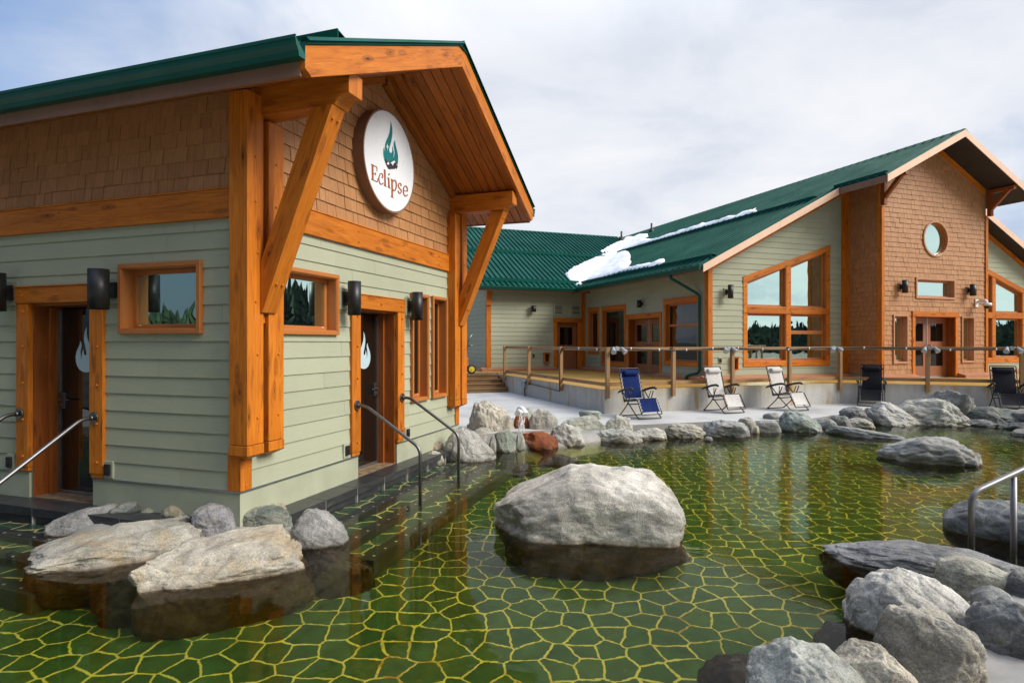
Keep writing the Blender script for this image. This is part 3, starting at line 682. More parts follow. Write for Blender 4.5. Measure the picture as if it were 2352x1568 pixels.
far('long thin flat slab lying in the shallows before the streaked boulder', 1903, 2066, 979, 1004, (.30, .315, .31), sub=6, depth=.30, p=2.8, yaw=-30, prof=[(-1, .95), (-.3, .85), (.3, .6), (1, .3)])
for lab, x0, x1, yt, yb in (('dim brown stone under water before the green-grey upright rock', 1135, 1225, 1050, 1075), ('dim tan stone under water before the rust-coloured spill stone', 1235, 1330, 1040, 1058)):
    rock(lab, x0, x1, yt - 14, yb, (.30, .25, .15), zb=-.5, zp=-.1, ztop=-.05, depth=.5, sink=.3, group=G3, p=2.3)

def mound(px, z0, z1, name='mortar_bed', res=.055):
    poly = [on_z(x, y, z1) for x, y in px]; n = len(poly); b = MB(); idx = {}; Hd = {}
    def sdist(x, y):
        c = False; best = 9.0
        for i in range(n):
            x1, y1, x2, y2 = poly[i].x, poly[i].y, poly[i - 1].x, poly[i - 1].y
            if (y1 > y) != (y2 > y) and x < (x2 - x1) * (y - y1) / (y2 - y1) + x1: c = not c
            dx, dy = x2 - x1, y2 - y1; t = max(0, min(1, ((x - x1) * dx + (y - y1) * dy) / (dx * dx + dy * dy + 1e-9)))
            best = min(best, math.hypot(x - x1 - dx * t, y - y1 - dy * t))
        return best if c else -best
    X0 = min(p.x for p in poly) - .3; Y0 = min(p.y for p in poly) - .3
    nx = int((max(p.x for p in poly) + .3 - X0) / res) + 1; ny = int((max(p.y for p in poly) + .3 - Y0) / res) + 1
    for i in range(nx + 1):
        for j in range(ny + 1):
            x, y = X0 + i * res, Y0 + j * res; p = V((x, y, 0))
            d = sdist(x, y) + .08 * noise.noise(p * 2.3)
            z = z0 + (z1 - z0) * (1 - math.exp(-max(d, 0) / .14)) + (d * 9.0 if d < 0 else 0) + .028 * noise.noise(p * 4.1) + .014 * noise.noise(p * 11.0)
            Hd[i, j] = (d, V((x, y, max(z, -.8))))
    for i in range(nx):
        for j in range(ny):
            if max(Hd[i + a, j + c][0] for a in (0, 1) for c in (0, 1)) > -.3:
                q = [Hd[i, j][1], Hd[i + 1, j][1], Hd[i + 1, j + 1][1], Hd[i, j + 1][1]]; b.face(q, [(t.x, t.y) for t in q], True)
    o = b.build(name, M['mortar']); tag(o, kind='structure'); wm = o.modifiers.new('weld', 'WELD'); wm.merge_threshold = .0005; return o
mound([(150, 1205), (260, 1175), (420, 1165), (560, 1160), (640, 1160), (690, 1190), (650, 1222), (560, 1235), (380, 1232), (230, 1222)], .0, .115)
mound([(2110, 1490), (2150, 1400), (2200, 1350), (2260, 1315), (2420, 1270), (2700, 1300), (2900, 1700), (2600, 2100), (2200, 1900), (2080, 1640)], 0, .12)
mound([(985, 1040), (1000, 1015), (1040, 998), (1100, 992), (1130, 998), (1110, 1020), (1040, 1035)], .0, .07)
mound([(1095, 1005), (1180, 985), (1260, 985), (1420, 978), (1420, 990), (1300, 1005), (1180, 1012)], .0, .155)

# ------------------------------------------------------------------ building helpers
def peg(mb, p, n, r=.014, l=.012):
    mb.tube([V(p) - n * .01, V(p) + n * l], r, 8)
def frame_bars(mb, fr, u0, u1, z0, z1, w, n0, n1, wt=None, wb=None):
    wt = wt or w; wb = wb or w
    mb.fbox(fr, u0, u1, n0, n1, z1 - wt, z1); mb.fbox(fr, u0, u1, n0, n1, z0, z0 + wb)
    mb.fbox(fr, u0, u0 + w, n0, n1, z0 + wb + .001, z1 - wt - .001, 'z'); mb.fbox(fr, u1 - w, u1, n0, n1, z0 + wb + .001, z1 - wt - .001, 'z')
def window(fr, parent, u0, u1, z0, z1, cas=.12, proj=.035, recess=.10, sash=.05, wood='stain', fmat='frame', trans=None, gmat='glass', label=None, head=None):
    m = MB(); frame_bars(m, fr, u0, u1, z0, z1, cas, -.01, proj, wt=head)
    h = head or cas
    if wood == 'stain' and head: m.fbox(fr, u0 - .012, u1 + .012, .0, proj + .012, z1 + .001, z1 + .014)
    w = m.build('window', M[wood], parent, bevel=.004)
    if label: w['label'] = label
    a, b, c, d = u0 + cas, u1 - cas, z0 + cas, z1 - h
    r = MB(); t = .022
    frame_bars(r, fr, a - .012, b + .012, c - .012, d + .012, t, -recess - .03, proj - .012)
    frame_bars(r, fr, a + t - .012, b - t + .012, c + t - .012, d - t + .012, sash, -recess - .028, -recess + .012)
    if trans: r.fbox(fr, a + t, b - t, -recess - .027, -recess + .022, trans - .04, trans + .04)
    r.build('window_frame', M[fmat], w, bevel=.003)
    p = MB(); q = fr
    p.hexa(q.at(a + t, -recess - .022, c + t), q.u * (b - a - 2 * t), q.n * .012, V((0, 0, d - c - 2 * t)))
    p.build('pane', M[gmat], w)
    k = MB()
    for uu in (a + .1, b - .1): k.fbox(fr, uu - .016, uu + .016, -recess + .010, -recess + .018, c + t + .018, c + t + .026)
    k.build('weep_cover', M['white'], w)
    return w
def ins(u0, u1, z0, z1, e=.03): return rect(u0 + e, u1 - e, z0 + e, z1 - e)

def ribs(mb, lines, h=.03, w=.045, up=V((0, 0, 1))):
    for p, q in lines:
        d = (q - p).normalized(); x = d.cross(up).normalized(); nn = x.cross(d).normalized()
        a = [p - x * w, p - x * w * .5 + nn * h, p + x * w * .5 + nn * h, p + x * w]
        b = [t + (q - p) for t in a]
        for i in range(3): mb.face([a[i], a[i + 1], b[i + 1], b[i]])
        mb.face(list(reversed(a)))
        mb.face(b)
def gutter(mb, p, q, outv, h=.13, w=.11):
    d = q - p; up = V((0, 0, 1))
    prof = [(0, h), (0, 0), (w * .62, 0), (w * .7, h * .28), (w * .92, h * .55), (w * .95, h * .8), (w, h * .82), (w, h), (w - .012, h), (w - .012, h * .86), (.01, h * .3)]
    mb.prism([p + outv * a + up * b for a, b in prof], d)

def flame(mb, pts, p0, nrm, t, mirror=None):
    P = [on_plane(x, y, p0, nrm) for x, y in pts] if mirror is None else pts
    tess(mb, P, nrm, t)
def tess(mb, P, nrm, t):
    from mathutils.geometry import tessellate_polygon
    tri = tessellate_polygon([P]); Q = [p + nrm * t for p in P]; b = len(mb.v); mb.v += Q
    for a in tri:
        a = list(a)
        if (Q[a[1]] - Q[a[0]]).cross(Q[a[2]] - Q[a[0]]).dot(nrm) < 0: a.reverse()
        mb.f.append([b + i for i in a]); mb.uv += [(0, 0)] * 3; mb.sm.append(False); mb.mi.append(mb.m)
    n = len(P); b2 = len(mb.v); mb.v += P
    for i in range(n):
        j = (i + 1) % n; mb.f.append([b2 + i, b2 + j, b + j, b + i]); mb.uv += [(0, 0)] * 4; mb.sm.append(False); mb.mi.append(mb.m)

# ------------------------------------------------------------------ near building
hut = empty('pool_hut', A.at(2.5, -3, .16), 'near timber-trimmed sage hut with round sign, green roof and two doorways into the pool', 'building')
LW = 9.6                                      # length of left wall
winL = (-1.50, -.43, 1.95, 2.66); winF = (.455, 1.525, 1.95, 2.66)
tall1 = (3.35, 3.90, .98, 2.60); tall2 = (4.03, 4.585, .98, 2.60)
doorL = (-2.835, -1.9115); doorF = (1.993, 2.931); DZ0, DZ1 = .168, 2.29
JW = .19
m = MB()
cladding(m, A, rect(.05, 5.02, .452, 3.05), [ins(*winF), ins(*tall1), ins(*tall2), rect(doorF[0] - JW + .02, doorF[1] + JW - .02, .0, 2.45)], .452, .178, (2.6, 3.66), .020, .006, .003)
m.build('siding', M['sage'], hut); m = MB()
cladding(m, B, rect(-LW, -.02, .452, 3.07), [ins(*winL), rect(doorL[0] - JW + .02, doorL[1] + JW - .02, .0, 2.45)], .452, .178, (2.6, 3.66), .020, .006, .003)
m.build('siding', M['sage'], hut)
m = MB()
cladding(m, A, [(.05, 3.335), (5.02, 3.335), (5.02, zn(5.02) - .24), (2.534, zn(2.534) - .24), (.05, zn(.05) - .24)], [], 3.335, .152, (.10, .21), .020, .004, .006, jit=.003)
m.build('shingles', M['shingle'], hut); m = MB()
cladding(m, B, rect(-LW, -.02, 3.335, 4.35), [], 3.335, .152, (.10, .21), .020, .004, .006, jit=.004)
m.build('shingles', M['shingle'], hut)
m = MB()                                     # structural shell behind the cladding
for fr, lo, hi, holes in ((A, 0.0, 5.068, [rect(*winF), rect(*tall1), rect(*tall2), rect(doorF[0], doorF[1], 0, DZ1 + .02)]), (B, -LW, 0.0, [rect(*winL), rect(doorL[0], doorL[1], 0, DZ1 + .02)])):
    reg = [(lo, .1), (hi, .1), (hi, 4.25)] + ([(2.534, zn(2.534) - .25)] if fr is A else []) + [(lo, 4.25)]
    ps = [reg]
    for h in holes: ps = [q for p in ps for q in subtract(p, h)]
    for p in ps: m.prism([fr.at(a, -.006, b) for a, b in p], fr.n * -.03)
m.build('wall_sheathing', M['sage_trim'], hut)
m = MB()
for fr, segs in ((A, [(-.022, doorF[0] - .02), (doorF[1] + .02, 5.09)]), (B, [(-LW, doorL[0] - .02), (doorL[1] + .02, .0)])):
    for a, b in segs: m = MB(); m.fbox(fr, a, b, -.003, .022, .10, .435); m.build('base_board', M['sage_trim'], hut)
m = MB()
for fr, segs in ((A, [(-.036, doorF[0] - .02), (doorF[1] + .02, 5.10)]), (B, [(-LW, doorL[0] - .02), (doorL[1] + .02, .0)])):
    for a, b in segs: m = MB(); m.fbox(fr, a, b, -.003, .034, .436, .451); m.build('flashing', M['galv'], hut)
# timber bands
for fr, a, b in ((A, .44, 4.64), (B, -LW, .075)):
    m = MB(); m.fbox(fr, a, b, -.005, .055, 3.05, 3.32); m.fbox(fr, a, b, -.004, .066, 3.3205, 3.334)
    k = a + .35
    while k < b:
        for z in (3.12, 3.25): peg(m, fr.at(k, .055, z), fr.n)
        k += 1.15
    m.build('timber_band', M['stain'], hut, bevel=.006)
# corner posts with braces
for mir in (False, True):
    mu = (lambda u: 5.068 - u) if mir else (lambda u: u)
    def pb(a, b): return (min(mu(a), mu(b)), max(mu(a), mu(b)))
    for (a, b, n0, z0, z1) in ((-.08, .135, -.055, .80, 4.22), (.205, .425, -.02, .80, 4.02)):
        u0, u1 = pb(a, b); m = MB(); m.fbox(A, u0, u1, n0, .16, z0 + .10, z1, 'z')
        m.fbox(A, u0 - .004, u1 + .004, n0 - .004, .164, z0 + .0, z0 + .095, 'z')
        c = A.at((u0 + u1) / 2, (n0 + .16) / 2, z0 - .055); q = [A.at(u0 - .004, n0 - .004, z0 - .0004), A.at(u1 + .004, n0 - .004, z0 - .0004), A.at(u1 + .004, .164, z0 - .0004), A.at(u0 - .004, .164, z0 - .0004)]
        for i in range(4): m.face([q[(i + 1) % 4], q[i], c], [(0, 0), (.2, 0), (.1, .1)])
        for z in (1.15, 1.75, 2.25, 2.72, 3.2, 3.62):
            peg(m, A.at(u0 + (u1 - u0) * (.62 if z % .2 > .1 else .5), .16, z), A.n)
        m.build('corner_post', M['stain'], hut, bevel=.007)
    u0, u1 = pb(.136, .204)
    for n1, za, zz in ((.10, 1.0, 1.16), (.12, 2.05, 2.4)): m = MB(); m.fbox(A, u0, u1, -.02, n1, za, zz, 'z'); m.build('spacer_block', M['stain'], hut)
    u0, u1 = pb(-.03, .12); m = MB(); m.fbox(A, u0, u1, -.12, .036, .452, .79, 'z')
    for z in (.5, .68): peg(m, A.at((u0 + u1) / 2, .036, z), A.n, .012, .004)
    m.build('corner_trim', M['stain'], hut, bevel=.004)
    u0, u1 = pb(.105, .325); m = MB()
    arc = [(.905 + .12 * math.sin(t), 4.04 + .12 * (1 - math.cos(t))) for t in (0, .4, .8, 1.2, 1.57)]
    prof = [(-.1, 4.04), (.98, 4.04), (1.0, 4.075), (1.04, 4.11), (1.09, 4.128), (1.135, 4.13), (1.135, 4.335), (-.1, 4.335)]
    m.prism([A.at(u0, a, b) for a, b in prof], A.u * (u1 - u0), 0)
    m.build('outrigger_beam', M['stain'] if mir else M['stain'], hut, bevel=.006)
    u0, u1 = pb(.085, .29); m = MB(); d = V((.80, 1.893, 0)); L = math.hypot(.80, 1.893)
    pb_ = [(.162, 2.147), (.185, 2.147), (.97, 4.037), (.745, 4.037), (.162, 2.63)]
    p0 = A.at(u0, .17, 2.147)
    ax = (A.n * .785 + V((0, 0, 1.89))).normalized(); px = (A.n * 1.89 - V((0, 0, .785))).normalized()
    m.prism([A.at(u0, a, b) for a, b in pb_], A.u * (u1 - u0), 0)
    E_uv = []                                # re-lay grain along the brace
    uvn = []
    for f in m.f:
        for vi in f:
            r_ = m.v[vi] - p0; uvn.append((r_.dot(ax) + 3 * mir, r_.dot(px) + r_.dot(A.u) + 1.7))
    m.uv = uvn
    for a, b, uu in ((.93, 3.93, .3), (.93, 3.93, .7), (.30, 2.42, .3), (.30, 2.42, .7)):
        pp = A.at(u0 + (u1 - u0) * uu, a, b); peg(m, pp, px, .014, .016)
    m.build('diagonal_brace', M['stain'], hut, bevel=.007)

# roof
NB = -10.5
rf = MB()
for mir in (False, True):
    mu = (lambda u: 5.068 - u) if mir else (lambda u: u)
    q = [A.at(mu(-.60), 1.215, zn(-.60) + .0), A.at(mu(2.534), 1.215, zn(2.534)), A.at(mu(2.534), NB, zn(2.534)), A.at(mu(-.60), NB, zn(-.60))]
    q2 = [p + V((0, 0, .025)) for p in q]
    rf.face(q2 if not mir else q2[::-1]); rf.face(q[::-1] if not mir else q)
    for i in range(4): rf.face([q[i], q[(i + 1) % 4], q2[(i + 1) % 4], q2[i]])
    k = 1.2
    L_ = []
    while k > NB: L_.append((A.at(mu(-.60), k, zn(-.60) + .026), A.at(mu(2.53), k, zn(2.53) + .026))); k -= .229
    ribs(rf, L_)
    us = -.15
    rf.hexa(A.at(mu(us), 1.19, zn(us) + .03), A.n * (NB - 1.19), A.u * (.012 if not mir else -.012), V((0, 0, .115)))
    rf.prism([A.at(mu(us - .0), 1.185, zn(us) + .14), A.at(mu(us + .17), 1.185, zn(us + .17) + .03), A.at(mu(us + .17), 1.185, zn(us + .17) + .034), A.at(mu(us), 1.185, zn(us) + .146)], A.n * (NB - 1.185))
rf.fbox(A, 2.36, 2.70, NB, 1.225, zn(2.36) + .03, zn(2.36) + .04)
rf.prism([A.at(2.34, 1.23, zn(2.34) + .05), A.at(2.534, 1.23, zn(2.534) + .065), A.at(2.728, 1.23, zn(2.34) + .05), A.at(2.534, 1.23, zn(2.534) + .05)], A.n * (NB - 1.23))
roof = rf.build('roof', M['green'], hut)
m = MB()
gutter(m, A.at(-.602, 1.205, 4.10), A.at(-.602, NB, 4.10), -A.u, .15, .125); m.build('gutter', M['green_trim'], roof)
m = MB(); gutter(m, A.at(5.67, NB, 4.10), A.at(5.67, 1.205, 4.10), A.u, .15, .125); m.build('gutter', M['green_trim'], roof)
for u in (-.60, 5.645):
    m = MB()
    for n0, n1 in ((1.15, -2.3), (-2.304, -5.8), (-5.804, NB)): m.fbox(A, u, u + .023, n1, n0, 3.985, 4.225, 'n')
    m.build('fascia', M['brownmetal'], roof)
for mir in (False, True):                    # barge boards and sloping soffit boards
    mu = (lambda u: 5.068 - u) if mir else (lambda u: u)
    m = MB(); a0, a1 = -.60, 2.534
    pts = [A.at(mu(a0), 1.15, zn(a0) - .005), A.at(mu(a1), 1.15, zn(a1) - .005), A.at(mu(a1), 1.15, zn(a1) - .265), A.at(mu(a0 + .08), 1.15, zn(a0 + .08) - .265), A.at(mu(a0), 1.15, zn(a0) - .19)]
    m.prism(pts, A.n * .052, 0)
    axs = (A.at(mu(1), 0, zn(1)) - A.at(mu(0), 0, zn(0))).normalized()
    m.uv = [((m.v[i] - pts[0]).dot(axs), (m.v[i] - pts[0]).dot(axs.cross(A.n)) * 1.0 + (m.v[i] - pts[0]).dot(A.n)) for f in m.f for i in f]
    m.build('barge_board', M['stain'], roof, bevel=.005)
    m = MB(); k = 1.149
    sl = A.at(mu(2.53), 0, zn(2.53)) - A.at(mu(-.57), 0, zn(-.57)); nn = A.n.cross(sl).normalized()
    if nn.z < 0: nn = -nn
    while k > NB:
        m.hexa(A.at(mu(-.57), k, zn(-.57) - .235) - nn * random.uniform(0, .002), A.n * -.127, sl, nn * .02, 1); k -= .14
        if k < -.3: break
    m.hexa(A.at(mu(-.57), k, zn(-.57) - .235), A.n * (NB - k), A.at(mu(.1), 0, zn(.1)) - A.at(mu(-.57), 0, zn(-.57)), nn * .02, 1)
    m.build('soffit', M['cedar_deep'], roof)
    m = MB(); m.hexa(A.at(mu(.02), .03, zn(.02) - .33), sl * .80, A.n * .07, V((0, 0, .09)))
    m.build('rake_trim', M['cedar_deep'], roof)

window(B, hut, *winL, cas=.045, proj=.06, recess=.09, sash=.045, wood='frame', gmat='glass')
window(A, hut, *winF, cas=.045, proj=.06, recess=.09, sash=.045, wood='frame', gmat='glass')
window(A, hut, *tall1, cas=.045, proj=.06, recess=.09, sash=.045, wood='frame', gmat='glass_door')
window(A, hut, *tall2, cas=.045, proj=.06, recess=.09, sash=.045, wood='frame', gmat='glass_door')

FL = [(580,497),(552,560),(537,640),(540,720),(555,800),(572,870),(579,915),(566,943),(545,943),(530,905),(525,845),(508,900),(498,955),(502,1000),(515,1034),(496,1000),(484,950),(481,890),(492,830),(500,790),(494,750),(478,718),(472,770),(445,830),(420,890),(406,960),(408,1030),(425,1100),(460,1160),(515,1200),(570,1210),(625,1200),(672,1165),(705,1110),(718,1040),(712,980),(690,900),(655,830),(618,750),(590,680),(577,600)]
def hut_door(fr, d, handle_left, label):
    u0, u1 = d; m = MB()
    for a, b in ((u0 - JW, u0), (u1, u1 + JW)):
        m.fbox(fr, a, b, -.005, .05, .50, 2.289, 'z'); m.fbox(fr, a + .01, b - .01, -.005, .04, .455, .4995, 'z')
        for z in (.62, 1.02, 1.42, 1.82, 2.2): peg(m, fr.at((a + b) / 2 + .02, .05, z), fr.n, .015, .016)
    m.fbox(fr, u0 - JW - .01, u1 + JW + .01, -.005, .06, 2.29, 2.465)
    for k in range(3): peg(m, fr.at(u0 + (u1 - u0) * (k * .5 * 1.16 - .08), .06, 2.375), fr.n, .015, .016)
    m.fbox(fr, u0 - JW - .02, u1 + JW + .02, -.004, .072, 2.4655, 2.478)
    dd = m.build('door', M['stain'], hut, bevel=.005); dd['label'] = label
    m = MB()
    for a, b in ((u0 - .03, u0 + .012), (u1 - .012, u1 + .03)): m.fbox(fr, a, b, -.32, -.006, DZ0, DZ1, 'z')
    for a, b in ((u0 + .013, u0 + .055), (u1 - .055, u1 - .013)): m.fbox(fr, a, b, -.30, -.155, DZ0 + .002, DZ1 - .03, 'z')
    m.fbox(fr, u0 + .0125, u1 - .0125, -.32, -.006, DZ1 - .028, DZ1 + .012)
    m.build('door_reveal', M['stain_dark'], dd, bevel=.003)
    m = MB()
    for a, b in ((u0 + .056, u0 + .07), (u1 - .07, u1 - .056)): m.fbox(fr, a, b, -.27, -.235, DZ0 + .03, DZ1 - .06, 'z')
    m.fbox(fr, u0 + .071, u1 - .071, -.29, -.235, DZ0 + .012, DZ0 + .036)
    m.build('door_channel', M['galv'], dd)
    m = MB(); m.hexa(fr.at(u0 + .07, -.265, DZ0 + .036), fr.u * (u1 - u0 - .14), fr.n * .012, V((0, 0, DZ1 - DZ0 - .09))); m.build('glass_leaf', M['glass_door'], dd)
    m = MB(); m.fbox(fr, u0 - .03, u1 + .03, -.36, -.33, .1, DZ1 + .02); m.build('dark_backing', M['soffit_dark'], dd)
    m = MB(); m.fbox(fr, u0 + .0, u1 - .0, -.329, .0, .11, .1715); m.build('threshold', M['tan_cover'], dd)
    m = MB(); hu = (u0 + .135) if handle_left else (u1 - .135); s = 1 if handle_left else -1
    m.fbox(fr, hu - .05, hu + .05, -.252, -.215, 1.12, 1.30); m.tube([fr.at(hu + s * .01, -.2, 1.22), fr.at(hu + s * .15, -.19, 1.22)], .010, 8); m.tube([fr.at(hu, -.215, 1.22), fr.at(hu, -.185, 1.22)], .014, 8)
    m.tube([fr.at(hu, -.216, 1.155), fr.at(hu, -.205, 1.155)], .016, 10)
    m.build('handle', M['steel'], dd, bevel=.003)
    return dd
dl = hut_door(B, doorL, True, 'glass door in the shaded left wall, mostly dark inside'); df = hut_door(A, doorF, False, 'glass door under the round sign with a pale flame on it')
pl0 = B.at(0, -.252)
PL = [on_plane(x / 6.8267 + 114.8, y / 6.8267 + 677.6, pl0, B.n) for x, y in FL]
m = MB(); tess(m, PL, B.n, .003); m.build('flame_decal', M['frost'], dl)
uv_ = [((p - B.o).dot(B.u), p.z) for p in PL]; um = sum(u for u, z in uv_) / len(uv_)
# the same mark mirrored on the front door
zf = A.pix(222 / 5.2517 + 792.4, 440 / 5.2517 + 677.6, -.252)[1]; uf = A.pix(222 / 5.2517 + 792.4, 440 / 5.2517 + 677.6, -.252)[0]
utip, ztip = uv_[0]
m = MB(); tess(m, [A.at(uf - (u - utip), -.252, zf + (z - ztip)) for u, z in uv_], A.n, .003); m.build('flame_decal', M['frost'], df)

# round sign
SC = A.at(2.525, .17, 4.27); sn = A.n; SR = .664
sign = empty('round_sign', A.at(2.525, .0, 4.27), 'round white sign with teal flame and rust-coloured Eclipse lettering under the gable', 'sign')
def disc(mb, c, n, r, seg=72):
    x = V((0, 0, 1)).cross(n).normalized(); y = n.cross(x)
    mb.face([c + (x * math.cos(2 * math.pi * i / seg) + y * math.sin(2 * math.pi * i / seg)) * r for i in range(seg)])
def ringtube(mb, c, n, r0, r1, d0, d1, seg=72):
    x = V((0, 0, 1)).cross(n).normalized(); y = n.cross(x)
    P = lambda i, r, d: c + n * d + (x * math.cos(2 * math.pi * i / seg) + y * math.sin(2 * math.pi * i / seg)) * r
    for i in range(seg):
        j = i + 1
        for (ra, da), (rb, db) in (((r1, d0), (r1, d1)), ((r1, d1), (r0, d1)), ((r0, d1), (r0, d0))):
            mb.face([P(i, ra, da), P(j, ra, da), P(j, rb, db), P(i, rb, db)], None, True)
m = MB(); ringtube(m, SC, sn, SR - .018, SR + .004, -.165, .0); m.build('rim', M['brownmetal'], sign)
m = MB(); disc(m, SC - sn * .006, sn, SR - .016); m.build('sign_face', M['white_sign'], sign)
sp = SC - sn * .004
def sg(x, y): return on_plane(x / 6.4993 + 815.4, y / 6.4993 + 252.66, sp, sn)
teal = [(532,170),(545,225),(556,280),(557,345),(548,420),(535,490),(518,545),(508,585),(512,622),(530,645),(546,640),(556,615),(558,585),(556,545),(568,580),(577,630),(577,668),(567,718),(583,695),(592,650),(590,610),(580,560),(575,515),(582,480),(597,452),(600,500),(612,555),(630,620),(642,690),(642,760),(636,812),(600,790),(577,765),(540,780),(500,780),(462,790),(440,750),(428,700),(422,640),(425,590),(433,557),(440,600),(452,645),(467,680),(455,640),(449,590),(447,545),(453,500),(470,450),(495,400),(515,340),(525,270),(530,210)]
mts = [(438,742),(455,720),(460,757),(468,740),(475,772),(500,763),(520,775),(545,765),(577,748),(600,775),(625,800),(637,815),(632,850),(617,885),(600,862),(585,885),(560,878),(540,882),(505,885),(480,850),(460,805)]
wht = [[(470,805),(490,775),(503,790),(505,815),(485,818)], [(522,792),(560,768),(580,755),(600,785),(580,790),(555,835),(548,805),(535,800)], [(615,812),(632,810),(625,838)], [(480,500),(486,540),(498,555),(486,565),(480,612),(475,562),(460,545),(474,535)]]
m = MB(); tess(m, [sg(*p) for p in teal], sn, .003); m.m = 1; tess(m, [sg(*p) for p in mts], sn, .0045); m.m = 2
for w_ in wht: tess(m, [sg(*p) for p in w_], sn, .006)
m.build('emblem', [M['teal'], M['dark_print'], M['white_sign']], sign)
def stroke(mb, pts, w, dz=.003):
    P = pts; L = []; Rr = []
    for i, p in enumerate(P):
        a = P[max(i - 1, 0)]; b = P[min(i + 1, len(P) - 1)]; dx, dy = b[0] - a[0], b[1] - a[1]; l = math.hypot(dx, dy) or 1
        nx, ny = -dy / l * w / 2, dx / l * w / 2; L.append((p[0] + nx, p[1] + ny)); Rr.append((p[0] - nx, p[1] - ny))
    for i in range(len(P) - 1): tess(mb, [sg(*q) for q in (L[i], L[i + 1], Rr[i + 1], Rr[i])], sn, dz)
def smooth(pts, k=4):
    out = []
    for i in range(len(pts) - 1):
        p0, p1, p2, p3 = pts[max(i - 1, 0)], pts[i], pts[i + 1], pts[min(i + 2, len(pts) - 1)]
        for j in range(k):
            t = j / k
            out.append(tuple(.5 * (2 * p1[d] + (p2[d] - p0[d]) * t + (2 * p0[d] - 5 * p1[d] + 4 * p2[d] - p3[d]) * t * t + (3 * p1[d] - p0[d] - 3 * p2[d] + p3[d]) * t ** 3) for d in (0, 1)))
    return out + [pts[-1]]
m = MB()
for pts, w in (([(261,820),(264,1042)],25),([(240,808),(330,858)],11),([(326,852),(328,918)],10),([(264,942),(306,962)],11),([(308,932),(308,976)],8),([(243,1032),(335,1077)],12),([(334,1077),(339,1022)],9),
               ([(443,892),(450,1132)],22),([(428,890),(450,900)],10),([(430,1120),(470,1145)],10),([(500,1015),(508,1160)],22),([(484,1010),(510,1022)],10),([(488,1148),(528,1172)],10),
               ([(552,1038),(555,1300)],22),([(532,1030),(560,1046)],10),([(535,1290),(575,1312)],10),([(725,1203),(782,1216)],10)): stroke(m, pts, w)
for pts, w in (([(412,1000),(412,972),(398,952),(376,957),(361,990),(357,1035),(366,1083),(384,1108),(404,1108),(423,1090)],15),([(563,1068),(585,1048),(606,1066),(616,1110),(611,1165),(595,1200),(575,1202),(563,1183)],17),
               ([(688,1138),(684,1108),(665,1096),(648,1112),(648,1145),(665,1170),(686,1195),(689,1225),(674,1245),(654,1236),(643,1205)],15),([(778,1216),(780,1172),(765,1142),(745,1137),(727,1162),(722,1210),(729,1258),(750,1284),(770,1281),(785,1263)],16)): stroke(m, smooth(pts), w)
for cx, cy, r_ in ((507, 962, 13), (408, 1006, 11)): tess(m, [sg(cx + r_ * math.cos(t * .5236), cy + r_ * 1.15 * math.sin(t * .5236)) for t in range(12)], sn, .0035)
m.build('lettering', M['rust_print'], sign)

# handrails of the near building
def handrail(fr, u, label, zm=1.083, reach=.74):
    h = empty('handrail', fr.at(u, .95, 0), label, 'handrail')
    m = MB(); c = fr.at(u, .052, zm); m.tube([c, c + fr.n * .012], .062, 20)
    for k in range(4): m.tube([c + fr.n * .012 + (fr.u * math.cos(k * 1.571 + .8) + V((0, 0, 1)) * math.sin(k * 1.571 + .8)) * .045, c + fr.n * .017 + (fr.u * math.cos(k * 1.571 + .8) + V((0, 0, 1)) * math.sin(k * 1.571 + .8)) * .045], .008, 6)
    m.tube([c + fr.n * .012, c + fr.n * .045], .026, 12); m.build('mounting_flange', M['steel'], h)
    m = MB(); m.tube(rounded([fr.at(u, .06, zm), fr.at(u, .185, zm - .004), fr.at(u, .185 + reach, zm - .483 * reach / .74), fr.at(u, .19 + reach, -.5)], .09, 6), .0205, 12); m.build('tube', M['steel'], h)
GH = 'stainless pool handrails at the near hut'
handrail(A, 1.90, 'nearer of the two steel handrails below the round sign', ); handrail(A, 3.04, 'farther steel handrail below the round sign, beside the tall slim windows')
handrail(B, B.pix(216.3, 957, .05)[0], 'steel handrail running down from the right jamb of the shaded left doorway', reach=1.35); handrail(B, B.pix(45.3, 947, .05)[0], 'steel handrail end fixed to the left jamb of the shaded left doorway', reach=1.35)
h = empty('handrail', on_z(2334, 1271, 0), 'thick steel handrail with two uprights in the right foreground', 'handrail')
p1 = on_z(2230, 1275, 0); p2 = on_z(2334, 1271, 0); p1 = V((3.985, 5.28, 0)); p2 = V((4.45, 5.40, 0)); d_ = (p2 - p1); dh = V((d_.x, d_.y, 0)).normalized()
top1 = p1 + V((0, 0, .556)); topr = p2 + V((0, 0, .70)); e_ = (topr - top1).normalized()
m = MB(); m.tube(rounded([p1 + V((0, 0, -.6)), top1, top1 + e_ * 1.6, top1 + e_ * 1.6 + V((.35, .05, -.02)), top1 + e_ * 1.6 + V((.4, .06, -.9))], .11, 7), .0255, 14); m.build('tube', M['steel'], h)
m = MB(); m.tube([p2 + V((0, 0, -.6)), p2 + V((0, 0, .675))], .0255, 14); m.build('post', M['steel'], h)

